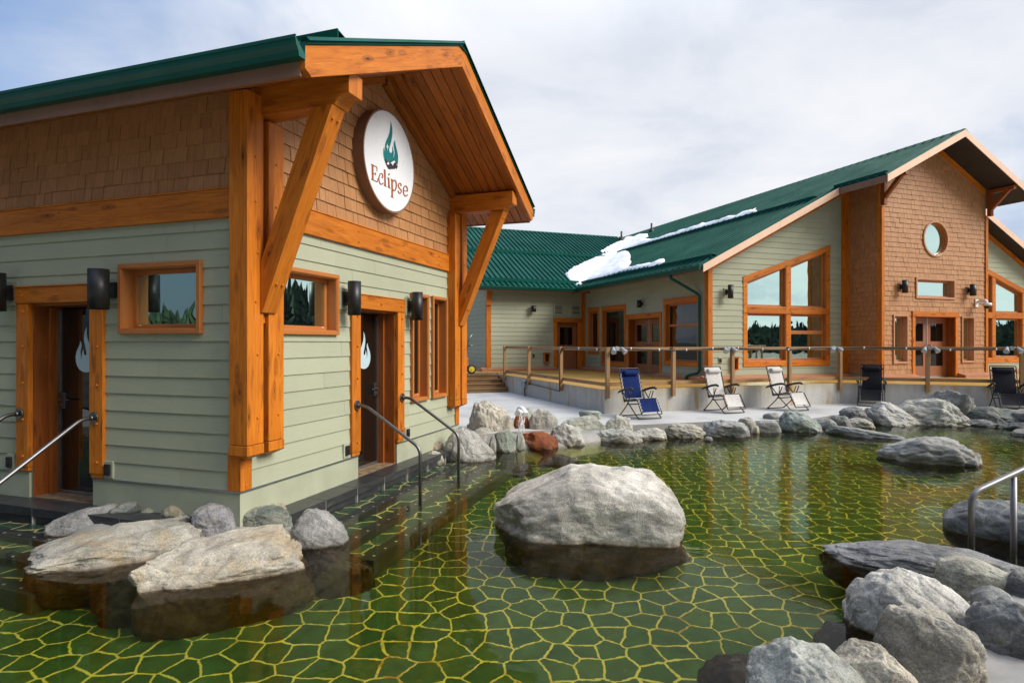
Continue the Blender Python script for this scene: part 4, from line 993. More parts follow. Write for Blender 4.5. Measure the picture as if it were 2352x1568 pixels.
# wall lamps
def lamp(fr, px_plate, px_cyl, yt, yb, wpx, label, n=None, group=None, mat='sage_trim'):
    u, _ = fr.pix(px_plate, (yt + yb) / 2, .02); n = n if n is not None else fr.solve_n(u, px_cyl)
    c = fr.at(u, n, 0); z0 = CAMZ + (HY - yb) / FP * c.y; z1 = CAMZ + (HY - yt) / FP * c.y; r = wpx / 2 / FP * c.y
    o = empty('wall_lamp', fr.at(u, 0, (z0 + z1) / 2), label, 'wall lamp', group); zc = (z0 + z1) / 2; hh = (z1 - z0)
    m = MB(); m.fbox(fr, u - r * 1.15, u + r * 1.15, -.002, .034, zc - hh * .34, zc + hh * .30); m.build('back_plate', M[mat], o, bevel=.004)
    m = MB(); m.fbox(fr, u - r * .55, u + r * .55, .0345, .06, zc - hh * .2, zc + hh * .2); m.fbox(fr, u - r * .36, u + r * .36, .0605, n - r * .6, zc - hh * .1, zc + hh * .1); m.build('arm', M['black'], o)
    m = MB(); m.tube([fr.at(u, n, z0 + .012), fr.at(u, n, z0), fr.at(u, n, z0), fr.at(u, n, z1), fr.at(u, n, z1), fr.at(u, n, z1 - .012)], [r * .86, r * .86, r, r, r * .86, r * .86], 24); m.build('lamp_shade', M['black'], o)
lamp(A, 788.5, 814, 646, 723.6, 30, 'black cylinder wall lamp left of the door under the round sign')
lamp(A, 937, 958.8, 671, 735, 24.5, 'black cylinder wall lamp between the sign-side door and the tall slim windows')
lamp(B, 264, 226.3, 618, 710, 43.5, 'black cylinder wall lamp between the shaded left doorway and its small window')
lamp(B, 27, -12, 627, 714, 42, 'black cylinder wall lamp cut off by the left edge of the photo')

def outlet(fr, x0, x1, y0, y1, label, off=.02):
    u0, zt = fr.pix(x0, y0, off); u1, zb = fr.pix(x1, y1, off); u0, u1 = min(u0, u1), max(u0, u1)
    c = (u0 + u1) / 2; z = (zt + zb) / 2; w = .125; hgt = .175
    o = empty('outlet_box', fr.at(c, .01, z), label, 'outlet')
    m = MB(); m.fbox(fr, c - w / 2, c + w / 2, -.002, .034, z - hgt / 2, z + hgt / 2); m.build('back_plate', M['sage_trim'], o, bevel=.004)
    m = MB(); m.fbox(fr, c - .037, c + .037, .0345, .058, z - .058, z + .058); m.fbox(fr, c - .02, c + .02, .0585, .068, z - .03, z + .012); m.build('cover', M['black'], o, bevel=.006)
outlet(A, 787, 802, 1017, 1050, 'black outlet low on the siding left of the door under the round sign')
outlet(A, 928, 940, 984, 1003, 'black outlet low on the siding right of the door under the round sign')
outlet(B, 241, 262, 1060, 1095, 'black outlet beside the right jamb of the shaded left doorway')
outlet(B, 18, 34, 1045, 1075, 'black outlet beside the left jamb of the shaded left doorway')

# ------------------------------------------------------------------ main lodge
lodge = empty('lodge', F.at(PC, -5, DECK), 'large green-roofed lodge with sage siding, shingled gable bay and big angled windows', 'building')
PZ = DECK + .15                               # top of the brown plinth
mp = lambda p: 2 * PC - p
# openings
bw = dict(u0=F.pix(1707.5, 700, .03)[0], u1=F.pix(1906.9, 700, .03)[0])
zb_ = F.pix(1707.5, 842.5, .03)[1]; zl_ = F.pix(1707.5, 635.1, .03)[1]; zr_ = F.pix(1906.9, 562.6, .03)[1]
bigp = [(bw['u0'], zb_), (bw['u1'], zb_), (bw['u1'], zr_), (bw['u0'], zl_)]
bigm = [(mp(u), z) for u, z in bigp]
def shrink(poly, e):
    c = (sum(p[0] for p in poly) / len(poly), sum(p[1] for p in poly) / len(poly))
    return [(p[0] + (e if p[0] < c[0] else -e), p[1] + (e if p[1] < c[1] else -e)) for p in poly]
m = MB()
cladding(m, F, [(.14, PZ), (5.36, PZ), (5.36, zm(5.36) - .22), (.14, zm(.14) - .22)], [shrink(bigp, .03)], PZ, .178, (2.6, 3.66), .02, .006, .003)
m.build('siding', M['sage'], lodge); m = MB()
cladding(m, F, [(mp(5.36), PZ), (mp(-.1), PZ), (mp(-.1), zm(-.1) - .22), (mp(5.36), zm(5.36) - .22)], [shrink(bigm, .03)], PZ, .178, (2.6, 3.66), .02, .006, .003)
def px_rect(fr, x0, x1, yt, yb, off=.03):
    a = fr.pix(x0, yt, off); b = fr.pix(x1, yt, off); c = fr.pix(x0, yb, off)
    return min(a[0], b[0]), max(a[0], b[0]), c[1], a[1]
s1 = px_rect(S, 1350.5, 1376, 708.5, 812); s2 = px_rect(S, 1380.5, 1437.1, 705.2, 839); sd = px_rect(S, 1439.1, 1519.7, 722.7, 858); s3 = px_rect(S, 1523.1, 1607.1, 688.5, 837.5)
s1 = (s1[0], s1[1], s1[2], s1[3])
wd = px_rect(W, 1271.4, 1335.3, 729.4, 848)
m.build('siding', M['sage'], lodge); m = MB()
cladding(m, S, rect(-8.05, -.02, PZ, 4.05), [ins(*s1), ins(*s2), ins(sd[0], sd[1], .5, sd[3]), ins(*s3)], PZ, .178, (2.6, 3.66), .02, .006, .003)
m.build('siding', M['sage'], lodge); m = MB()
cladding(m, W, rect(-4.14, -.06, PZ, 4.05), [ins(wd[0], wd[1], .5, wd[3])], PZ, .178, (2.6, 3.66), .02, .006, .003)
m.build('siding', M['sage'], lodge); m = MB()
WL = Fr(W.at(-4.29, 0), 160)
cladding(m, WL, [(-12.7, PZ), (-.02, PZ), (-.02, 3.95), (-6.35, 7.3), (-12.7, 3.95)], [], PZ, .178, (2.6, 3.66), .02, .006, .003)
m.build('siding', M['sage'], lodge)
ru, rz = T.pix(2147.5, 549, .0); rr_ = .575
circ = [(ru + (rr_ - .03) * math.cos(2 * math.pi * i / 18), rz + (rr_ - .03) * math.sin(2 * math.pi * i / 18)) for i in range(18)]
t_h = px_rect(T, 2103.7, 2193.7, 637.2, 685); t_l = px_rect(T, 2051.8, 2086, 721.8, 835.4); t_r = px_rect(T, 2208.9, 2238.5, 726, 833); t_d = px_rect(T, 2095.3, 2201, 714.4, 862)
m = MB()
cladding(m, T, [(5.45, PZ), (10.17, PZ), (10.17, zm(10.17) - .2), (PC, zm(PC) - .2), (5.45, zm(5.45) - .2)], [circ, ins(*t_h), ins(*t_l), ins(*t_r), ins(t_d[0], t_d[1], .5, t_d[3])], PZ, .152, (.10, .21), .020, .005, .006, jit=.004)
m.build('shingles', M['shingle'], lodge); m = MB()
cladding(m, TS, rect(.13, 1.19, PZ, 6.75), [], PZ, .152, (.10, .21), .020, .005, .006, jit=.004)
m.build('shingles', M['shingle'], lodge)
m = MB()
def shell(fr, reg, holes):
    ps = [reg]
    for h in holes: ps = [q for p in ps for q in subtract(p, h)]
    for p in ps: m.prism([fr.at(a, -.006, b) for a, b in p], fr.n * -.03)
e = .06
shell(F, ccw([(0, .7), (5.4, .7), (5.4, zm(5.4) - .2), (0, zm(0) - .2)]), [shrink(bigp, e)]); shell(F, ccw([(mp(5.4), .7), (mp(0), .7), (mp(0), zm(0) - .2), (mp(5.4), zm(5.4) - .2)]), [shrink(bigm, e)])
shell(S, rect(-8.1, 0, .7, 4.1), [ins(*s1, e), ins(*s2, e), ins(sd[0], sd[1], .5, sd[3], e), ins(*s3, e)])
shell(W, rect(-4.29, 0, .7, 4.1), [ins(wd[0], wd[1], .5, wd[3], e)])
shell(T, ccw([(5.416, .7), (10.2, .7), (10.2, zm(10.2) - .2), (PC, zm(PC) - .2), (5.416, zm(5.416) - .2)]), [circ, ins(*t_h), ins(*t_l), ins(*t_r), ins(t_d[0], t_d[1], .5, t_d[3])])
shell(TS, rect(0, TP, .7, 6.8), [])
shell(WL, ccw([(-12.7, .7), (0, .7), (0, 4), (-6.35, 7.4), (-12.7, 4)]), [])
m.build('wall_sheathing', M['sage_trim'], lodge)

# windows and doors
window(S, lodge, *s2, cas=.13, recess=.10, head=.16, fmat='frame', gmat='glass_door')
window(S, lodge, *s3, cas=.13, recess=.10, head=.16, fmat='frame', trans=s3[2] + (s3[3] - s3[2]) * .60, gmat='glass_door')
window(S, lodge, *s1, cas=.13, recess=.10, head=.16, fmat='frame', gmat='glass_door')
window(T, lodge, *t_h, cas=.055, proj=.05, recess=.13, wood='frame_tan', fmat='frame_tan')
window(T, lodge, *t_l, cas=.055, proj=.05, recess=.13, wood='frame_tan', fmat='frame_tan')
window(T, lodge, *t_r, cas=.055, proj=.05, recess=.13, wood='frame_tan', fmat='frame_tan')
def round_window():
    c = T.at(ru, 0, rz); m = MB(); ringtube(m, c, T.n, rr_ - .05, rr_, -.02, .05); w = m.build('window', M['frame_tan'], lodge); w['label'] = 'round window'
    m = MB(); x = T.u; y = V((0, 0, 1)); k = 64
    P = lambda i, r, d: c + T.n * d + (x * math.cos(2 * math.pi * i / k) + y * math.sin(2 * math.pi * i / k)) * r
    for i in range(k):
        m.face([P(i, rr_ - .051, .05), P(i + 1, rr_ - .051, .05), P(i + 1, rr_ - .051, -.09), P(i, rr_ - .051, -.09)], None, True)
        m.face([P(i, rr_ - .051, -.06), P(i + 1, rr_ - .051, -.06), P(i + 1, rr_ - .078, -.06), P(i, rr_ - .078, -.06)], None, True)
        m.face([P(i, rr_ - .078, -.06), P(i + 1, rr_ - .078, -.06), P(i + 1, rr_ - .078, -.09), P(i, rr_ - .078, -.09)], None, True)
    m.build('window_frame', M['frame'], w); m = MB(); disc(m, c - T.n * .085, T.n, rr_ - .055); m.build('pane', M['glass'], w)
round_window()
def big_window(mir):
    mu = mp if mir else (lambda u: u)
    u0, u1 = bw['u0'], bw['u1']; cs = .15; ztop = lambda u: zl_ + (zr_ - zl_) * (u - u0) / (u1 - u0)
    um0, um1 = F.pix(1806.3, 700, .03)[0], F.pix(1816.6, 700, .03)[0]; zh0, zh1 = F.pix(1707.5, 717.5, .03)[1], F.pix(1707.5, 703.6, .03)[1]
    def B_(mb, a, b, n0, n1, c, d, g='u'): mb.fbox(F, min(mu(a), mu(b)), max(mu(a), mu(b)), n0, n1, c, d, g)
    hd = .19
    m = MB()
    m.prism([F.at(mu(u), -.01, z) for u, z in ((u0 - .01, ztop(u0) - hd), (u1 + .01, ztop(u1) - hd), (u1 + .01, ztop(u1)), (u0 - .01, ztop(u0)))], F.n * .05, 0)
    B_(m, u0, u1, -.01, .036, zb_, zb_ + .17)
    for a, b in ((u0, u0 + cs), (u1 - cs, u1), (um0, um1)):
        m.prism([F.at(mu(u), -.01, z) for u, z in ((a, zb_ + .171), (b, zb_ + .171), (b, ztop(b) - hd - .001), (a, ztop(a) - hd - .001))], F.n * (.042 if a != um0 else .038), 1)
        k = len(m.f)
    for a, b in ((u0 + cs + .001, um0 - .001), (um1 + .001, u1 - cs - .001)): B_(m, a, b, -.01, .035, zh0, zh1)
    B_(m, u0 - .005, u1 + .005, .0365, .052, zh0 - .012, zh0 - .001)
    w = m.build('window', M['stain'], lodge, bevel=.004)
    m = MB(); p = MB()
    for a, b in ((u0 + cs, um0), (um1, u1 - cs)):
        for lo, hi in ((zb_ + .17, lambda u: zh0), (zh1, lambda u: ztop(u) - hd)):
            out = [(a - .01, lo - .01), (b + .01, lo - .01), (b + .01, hi(b) + .01), (a - .01, hi(a) + .01)]
            for sh, na, nb in ((.028, -.14, .02), (.085, -.135, -.085)):
                o_ = out if sh == .028 else [(a + .019, lo + .019), (b - .019, lo + .019), (b - .019, hi(b) - .021), (a + .019, hi(a) - .021)]
                inn = shrink(o_, sh if sh == .028 else .06)
                for i in range(4):
                    j = (i + 1) % 4; m.prism([F.at(mu(x), na, z) for x, z in (o_[i], o_[j], inn[j], inn[i])], F.n * (nb - na), 0)
            if lo < zh0 and ((not mir and a == um1) or (mir and a == um1)):
                zt = lo + (hi(a) - lo) * .60; B_(m, a + .02, b - .02, -.134, -.075, zt - .05, zt + .06)
            p.prism([F.at(mu(x), -.125, z) for x, z in shrink(out, .05)], F.n * .012)
    m.build('window_frame', M['frame'], w, bevel=.003); p.build('pane', M['glass'], w); return w
big_window(False); big_window(True)

def lodge_door(fr, r, double, jam, head, leafmat, rec=.22, label=None):
    u0, u1, z0, z1 = r; m = MB(); z0 = DECK + .01
    m.fbox(fr, u0, u1, -.005, .05, z1 - head, z1)
    for a, b in ((u0 + .01, u0 + jam), (u1 - jam, u1 - .01)): m.fbox(fr, a, b, -.005, .04, z0, z1 - head - .001, 'z')
    m.fbox(fr, u0 - .01, u1 + .01, -.004, .058, z1 - head - .014, z1 - head - .0015)
    d = m.build('door', M['stain'], lodge, bevel=.004)
    if label: d['label'] = label
    a, b, t = u0 + jam, u1 - jam, z1 - head; m = MB()
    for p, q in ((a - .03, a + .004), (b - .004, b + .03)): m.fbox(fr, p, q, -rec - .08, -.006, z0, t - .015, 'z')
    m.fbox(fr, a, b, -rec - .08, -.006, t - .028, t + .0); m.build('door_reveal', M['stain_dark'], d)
    leaves = [(a + .006, (a + b) / 2 - .018), ((a + b) / 2 + .018, b - .006)] if double else [(a + .006, b - .006)]
    for p, q in leaves:
        w = q - p; m = MB(); n0, n1 = -rec - .05, -rec
        st = .15 if double else .17; zz = [(z0 + .03, z0 + .36), (z0 + .98, z0 + 1.16), (t - .22, t - .03)] if double else [(z0 + .03, z0 + 1.02), (t - .22, t - .03)]
        m.fbox(fr, p, p + st, n0, n1, z0 + .03, t - .03, 'z'); m.fbox(fr, q - st, q, n0, n1, z0 + .03, t - .03, 'z')
        for c, e2 in zz: m.fbox(fr, p + st + .0005, q - st - .0005, n0, n1, c, e2)
        lf = m.build('door_leaf', M[leafmat], d, bevel=.003)
        g = MB()
        for (c0, c1), (e0, e1) in zip(zz[:-1], zz[1:]): g.hexa(fr.at(p + st, n0 + .015, c1), fr.u * (w - 2 * st), fr.n * .012, V((0, 0, e0 - c1)))
        g.build('pane', M['glass_door'], d)
    h = MB()
    if double:
        c = (a + b) / 2; h.fbox(fr, c - .017, c + .017, -rec - .04, -rec + .012, z0 + .02, t - .03, 'z'); h.build('astragal', M['galv'], d); h = MB()
        for s in (-1, 1): h.tube([fr.at(c + s * .07, -rec, z0 + 1.04), fr.at(c + s * .07, -rec + .07, z0 + 1.04), fr.at(c + s * .2, -rec + .07, z0 + 1.03)], .014, 8)
    else: h.tube([fr.at(a + .07, -rec, z0 + 1.04), fr.at(a + .07, -rec + .07, z0 + 1.04), fr.at(a + .2, -rec + .07, z0 + 1.03)], .014, 8)
    h.build('handle', M['steel'], d)
    h = MB(); h.fbox(fr, a, b, -rec - .07, -rec + .05, z0 - .004, z0 + .028); h.build('sill', M['galv'], d)
    return d
lodge_door(S, sd, True, .13, .17, 'door', label='glazed double door in the shaded side wall')
lodge_door(T, t_d, True, .13, .15, 'door', rec=.26, label='glazed double door in the shingled bay')
lodge_door(W, wd, False, .17, .17, 'door', rec=.10, label='single terracotta door with one small window')

# corner boards, rake boards, plinths
for boxes in ([(F, -.03, .13, -.02, .04, PZ, 4.10), (S, -.14, -.021, -.01, .031, PZ, 4.0)], [(F, 5.20, 5.385, .0, .055, PZ, zm(5.2) - .24), (TS, .0, .125, -.01, .04, PZ, 6.72)],
              [(T, 5.385, 5.50, -.02, .05, PZ, 6.05), (TS, 1.165, 1.242, -.01, .031, PZ, 6.75)], [(T, 10.12, 10.235, -.02, .05, PZ, 6.05)], [(F, mp(5.385), mp(5.20), .0, .055, PZ, zm(5.2) - .24)],
              [(W, -.13, -.021, .0, .045, PZ, 4.0), (S, -8.04, -7.93, .0, .045, PZ, 4.0)], [(W, -4.32, -4.13, -.02, .04, PZ, 4.0), (WL, -.14, -.021, -.01, .031, PZ, 4.0), (W, -4.33, -4.12, .0405, .10, 3.35, 3.95)]):
    m = MB()
    for bx in boxes: m.fbox(*bx, 'z')
    m.build('corner_board', M['stain'], lodge, bevel=.004)
for mir in (False, True):
    mu = mp if mir else (lambda u: u)
    for fr, a, b in ((T, 5.5, PC), (F, .13, 5.19)):
        m = MB(); m.prism([fr.at(mu(u), .0, z) for u, z in ((a, zm(a) - .40), (b, zm(b) - .40), (b, zm(b) - .22), (a, zm(a) - .22))], fr.n * .045, 0)
        m.build('rake_trim', M['stain'], lodge)
def plinth(fr, a, b):
    m = MB(); m.prism([fr.at(a, n, z) for n, z in ((-.02, DECK - .02), (.30, DECK - .02), (.30, DECK + .085), (.03, PZ - .002), (-.02, PZ - .002))], fr.u * (b - a), 1)
    m.build('plinth', M['plinth'], lodge)
plinth(F, -.29, 5.39); plinth(T, 5.13, t_d[0] + .05); plinth(T, t_d[1] - .05, 10.45); plinth(F, mp(5.385), mp(-.3)); plinth(S, -8.09, sd[0] + .04); plinth(S, sd[1] - .04, .28); plinth(W, -4.58, wd[0] + .03); plinth(WL, -12, .28)
# brackets under the bay roof
for mir in (False, True):
    mu = mp if mir else (lambda u: u)
    a, b = sorted((mu(5.33), mu(5.46))); m = MB()
    m.fbox(T, a, b, .051, .18, 6.06, 6.93, 'z')
    m.fbox(T, a + .002, b - .002, .1815, .86, 6.80, 6.92, 'n')
    m.prism([T.at(a + .012, n, z) for n, z in ((.181, 6.24), (.181, 6.42), (.56, 6.799), (.74, 6.799))], T.u * (b - a - .024), 0)
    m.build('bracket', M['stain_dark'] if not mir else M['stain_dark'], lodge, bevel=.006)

# roofs
OF, OT = .5, TP + .9; PE = 4.55; NBK = -26.0
rf = MB(); sf = MB()
def slab(pts, th):                             # top sheet, underside and edges of one roof plane
    t = [p + V((0, 0, .0)) for p in pts]; b = [p - V((0, 0, th)) for p in pts]; n = len(pts)
    up = (t[1] - t[0]).cross(t[2] - t[1]).z > 0
    rf.face(t if up else t[::-1]); sf.face(b[::-1] if up else b)
for mir in (False, True):
    mu = mp if mir else (lambda u: u)
    pt = lambda u, n, dz=0.0: F.at(mu(u), n, zm(u) + dz)
    slab([pt(-.56, OF), pt(PE, OF), pt(PE, OT), pt(PC, OT), pt(PC, NBK), pt(-.56, NBK)], .20)
    L_ = []; k = OT - .04
    while k > NBK:
        L_.append((pt(-.57 if k < OF else PE - .01, k), pt(PC, k))); k -= .305
    ribs(rf, L_, .055, .042)
    for us, n0 in ((-.18, OF - .12), (3.75, OF - .2)):
        rf.hexa(pt(us, n0, .02), F.n * (NBK - n0), F.u * (.012 if not mir else -.012), V((0, 0, .13)))
        rf.prism([pt(us, n0, .15), pt(us + .20, n0, .03), pt(us + .20, n0, .036), pt(us, n0, .158)], F.n * (NBK - n0))
    us, n0 = PE + .05, OT - .10
    rf.hexa(pt(us, n0, .02), F.n * -1.8, F.u * .012, V((0, 0, .10)))
    rf.prism([pt(us, n0, .12), pt(us + .16, n0, .03), pt(us + .16, n0, .036), pt(us, n0, .128)], F.n * -1.8)
rf.prism([F.at(PC - .17, OT + .01, zm(PC - .17) + .035), F.at(PC, OT + .01, zm(PC) + .05), F.at(PC + .17, OT + .01, zm(PC - .17) + .035)], F.n * (NBK - OT))
# wing roof
WRD, WRZ = 6.35, None
zw = lambda d: 4.085 + SLOPE_M * (d + .56)
wl = -4.78
slab([W.at(wl, .56, zw(-.56)), W.at(9.0, .56, zw(-.56)), W.at(9.0, -WRD, zw(WRD)), W.at(wl, -WRD, zw(WRD))], .20)
slab([W.at(9.0, -WRD, zw(WRD)), W.at(wl, -WRD, zw(WRD)), W.at(wl, -2 * WRD - .56, zw(-.56)), W.at(9.0, -2 * WRD - .56, zw(-.56))], .20)
L_ = []; k = wl + .05
while k < 7.0:
    L_.append((W.at(k, .57, zw(-.57)), W.at(k, -WRD, zw(WRD)))); k += .229
ribs(rf, L_, .055, .042)
for ds in (-.18, 3.05):
    e_ = 7.2 if ds > 0 else 0.0
    ue = ds + .0                              # guards stop at the valley
    rf.hexa(W.at(wl + .1, -ds, zw(ds) + .02), W.u * (ds - (wl + .1) - .15), W.n * -.012, V((0, 0, .13)))
    rf.prism([W.at(wl + .1, -ds, zw(ds) + .15), W.at(wl + .1, -ds - .20, zw(ds + .20) + .03), W.at(wl + .1, -ds - .20, zw(ds + .2) + .036), W.at(wl + .1, -ds, zw(ds) + .158)], W.u * (ds - (wl + .1) - .15))
rf.prism([W.at(wl, -WRD + .17, zw(WRD - .17) + .035), W.at(wl, -WRD, zw(WRD) + .05), W.at(wl, -WRD - .17, zw(WRD - .17) + .035)], W.u * 10)
lroof = rf.build('roof', M['green'], lodge)
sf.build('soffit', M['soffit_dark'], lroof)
for mir in (False, True):                     # pale metal fascias on the gable ends
    m = MB()
    mu = mp if mir else (lambda u: u)
    def fas(a, b, n, h=.205):
        m.prism([F.at(mu(u), n, z) for u, z in ((a, zm(a) - h), (b, zm(b) - h), (b, zm(b) + .012), (a, zm(a) + .012))], F.n * .022, 0)
    fas(-.57, 2.2, OF); fas(2.204, PE + .0, OF); m.build('gable_fascia', M['beige'], lroof); m = MB(); fas(PE - .01, 6.2, OT); fas(6.204, PC, OT)
    m.build('gable_fascia', M['beige'], lroof)
m = MB()
for mir in (False, True):
    mu = mp if mir else (lambda u: u)
    a, b = sorted((mu(PE - .012), mu(PE + .01))); m.hexa(F.at(a, OF + .021, zm(PE) - .20), F.u * (b - a), F.n * (OT - OF - .022), V((0, 0, .20)))
    a, b = sorted((mu(-.572), mu(-.55))); m.hexa(F.at(a, OF - .001, zm(-.56) - .20), F.u * (b - a), F.n * (NBK - OF), V((0, 0, .19)))
m.fbox(W, wl, .0, .55, .572, zw(-.56) - .20, zw(-.56) - .01)
m.prism([W.at(wl - .02, n, z) for n, z in ((.56, zw(-.56) - .2), (.56, zw(-.56)), (-WRD, zw(WRD)), (-WRD, zw(WRD) - .2))], W.u * .02)
m.build('eave_fascia', M['brownmetal'], lroof)
m = MB(); gutter(m, F.at(-.575, OF - .02, zm(-.56) - .135), F.at(-.575, -7.5, zm(-.56) - .135), -F.u, .125, .12)
m.prism([F.at(-.575 - .06 + a, OF - .02, zm(-.56) - .135 + b) for a, b in ((-.05, 0), (.06, 0), (.06, .125), (-.06, .125))], F.n * -.012)
m.build('gutter', M['green_trim'], lroof)
m = MB(); gutter(m, W.at(wl, .575, zw(-.56) - .135), W.at(-.55, .575, zw(-.56) - .135), W.n, .125, .12); m.build('gutter', M['green_trim'], lroof)

# downspout
def spx(x, y, off): 
    u, z = S.pix(x, y, off); return S.at(u, off, z)
m = MB(); du = -.30
pts = [S.at(-1.05, .62, 3.98), S.at(-1.05, .60, 3.86), S.at(du, .09, 3.30), S.at(du, .085, DECK + .30), S.at(du - .05, .10, DECK + .22), S.at(du - .28, .34, DECK + .13), S.at(du - .30, .36, DECK + .03)]
m.tube(rounded(pts, .10, 4), .043, 10); tag(m.build('downspout', M['green_trim'], root=S.at(du, .1, DECK)), 'dark green downspout at the shaded corner of the lodge', 'downspout')

# snow lying in the valley: a height field over whichever roof plane is uppermost
Wn0 = -8.1
def roof_top(p, n):                           # F coordinates
    d = -(n - Wn0)                            # distance behind the wing wall
    z1 = zm(p) if p > -.56 else -9
    z2 = zw(d) if -.56 <= d <= WRD else -9
    return max(z1, z2)
def px_roof(x, y):
    d = ray(x, y); o = V((0, 0, CAMZ)); best = None
    for p0, q0, r0 in ((F.at(0, 0, zm(0)), F.at(1, 0, zm(1)), F.at(0, 1, zm(0))), (W.at(0, 0, zw(0)), W.at(1, 0, zw(0)), W.at(0, -1, zw(1)))):
        nn = (q0 - p0).cross(r0 - p0); t = (p0 - o).dot(nn) / d.dot(nn)
        if t > 0 and (best is None or t < best): best = t
    P = o + d * best; P0 = P - F.o; return P0.dot(F.u), P0.dot(F.n)
def snow(px, label, res=.06, th=.13):
    poly = [px_roof(x / 4.096 + 1263.3, y / 4.096 + 447.9) for x, y in px]; n = len(poly)
    def inside(x, y):
        c = False
        for i in range(n):
            (x1, y1), (x2, y2) = poly[i], poly[i - 1]
            if (y1 > y) != (y2 > y) and x < (x2 - x1) * (y - y1) / (y2 - y1) + x1: c = not c
        return c
    def dist(x, y):
        b = 9
        for i in range(n):
            (x1, y1), (x2, y2) = poly[i], poly[i - 1]; dx, dy = x2 - x1, y2 - y1; t = max(0, min(1, ((x - x1) * dx + (y - y1) * dy) / (dx * dx + dy * dy + 1e-9)))
            b = min(b, math.hypot(x - x1 - dx * t, y - y1 - dy * t))
        return b
    xs = [p[0] for p in poly]; ys = [p[1] for p in poly]; mb = MB(); idx = {}; nx = int((max(xs) - min(xs)) / res) + 2; ny = int((max(ys) - min(ys)) / res) + 2
    H_ = {}
    for i in range(-1, nx + 1):
        for j in range(-1, ny + 1):
            x, y = min(xs) + i * res, min(ys) + j * res
            wob = noise.noise(V((x * 2.2, y * 7, 3))) * .03
            d_ = dist(x, y) * (1 if inside(x, y) else -1) + wob
            H_[i, j] = d_
    def vid(i, j):
        if (i, j) not in idx:
            x, y = min(xs) + i * res, min(ys) + j * res; d_ = max(0, H_[i, j])
            t = th * (1 - math.exp(-d_ / .09)) * (1 + .45 * noise.noise(V((x * .9, y * .9, 0)))) + .035 * noise.noise(V((x * 3, y * 5, 7))) * min(1, d_ * 4)
            idx[i, j] = len(mb.v); mb.v.append(F.at(x, y, roof_top(x, y) + (max(t, .075) if d_ > 0 else -.03)))
        return idx[i, j]
    for i in range(-1, nx):
        for j in range(-1, ny):
            if max(H_[i, j], H_[i + 1, j], H_[i + 1, j + 1], H_[i, j + 1]) > 0:
                q = [vid(i, j), vid(i + 1, j), vid(i + 1, j + 1), vid(i, j + 1)]
                if (mb.v[q[1]] - mb.v[q[0]]).cross(mb.v[q[2]] - mb.v[q[1]]).z < 0: q.reverse()
                mb.f.append(q); mb.uv += [(0, 0)] * 4; mb.sm.append(True); mb.mi.append(0)
    c = sum(mb.v, V()) / len(mb.v)
    o = mb.build('snow_patch', M['snow'], root=c); tag(o, label, 'snow')
snow([(150,745),(175,800),(215,832),(290,856),(330,822),(460,790),(600,747),(700,722),(830,700),(905,682),(940,692),(1000,672),(1060,648),(1085,625),(1070,612),(1030,628),(985,640),(960,652),(930,650),(880,664),(850,668),(800,684),(760,688),(735,690),(752,665),(764,640),(748,622),(760,595),(752,570),(735,545),(700,528),(650,516),(560,540),(470,575),(390,612),(300,650),(220,690)], 'thick snow patch lying low in the roof valley above the inner corner')
snow([(470,540),(540,495),(620,455),(700,425),(705,395),(760,380),(840,374),(918,375),(922,398),(888,420),(960,426),(1040,408),(1130,372),(1200,358),(1230,338),(1320,322),(1400,295),(1432,272),(1470,276),(1550,252),(1600,250),(1700,208),(1750,205),(1830,165),(1900,152),(1942,137),(1925,152),(1945,162),(1905,178),(1700,236),(1500,292),(1300,347),(1150,390),(1000,432),(850,476),(690,526),(640,518),(560,540)], 'long thin snow strip held behind the upper snow guard of the lodge roof')
for lab, x, y0, y1 in (('dark vent pipe standing left of the upper snow on the lodge roof', 672, 432, 342), ('dark vent pipe standing above the long snow strip on the lodge roof', 955, 350, 265)):
    p, n_ = px_roof(x / 4.096 + 1263.3, y0 / 4.096 + 447.9); b = F.at(p, n_, roof_top(p, n_)); hgt = (y0 - y1) / 4.096 / FP * b.y
    m = MB(); m.tube([b - V((0, 0, .1)), b + V((0, 0, hgt))], .05, 10); m.tube([b - V((0, 0, .1)), b + V((0, 0, .08)), b + V((0, 0, .22)), b + V((0, 0, .24))], [.19, .16, .08, .05], 12)
    tag(m.build('vent_pipe', M['black'], root=b), lab, 'vent pipe')

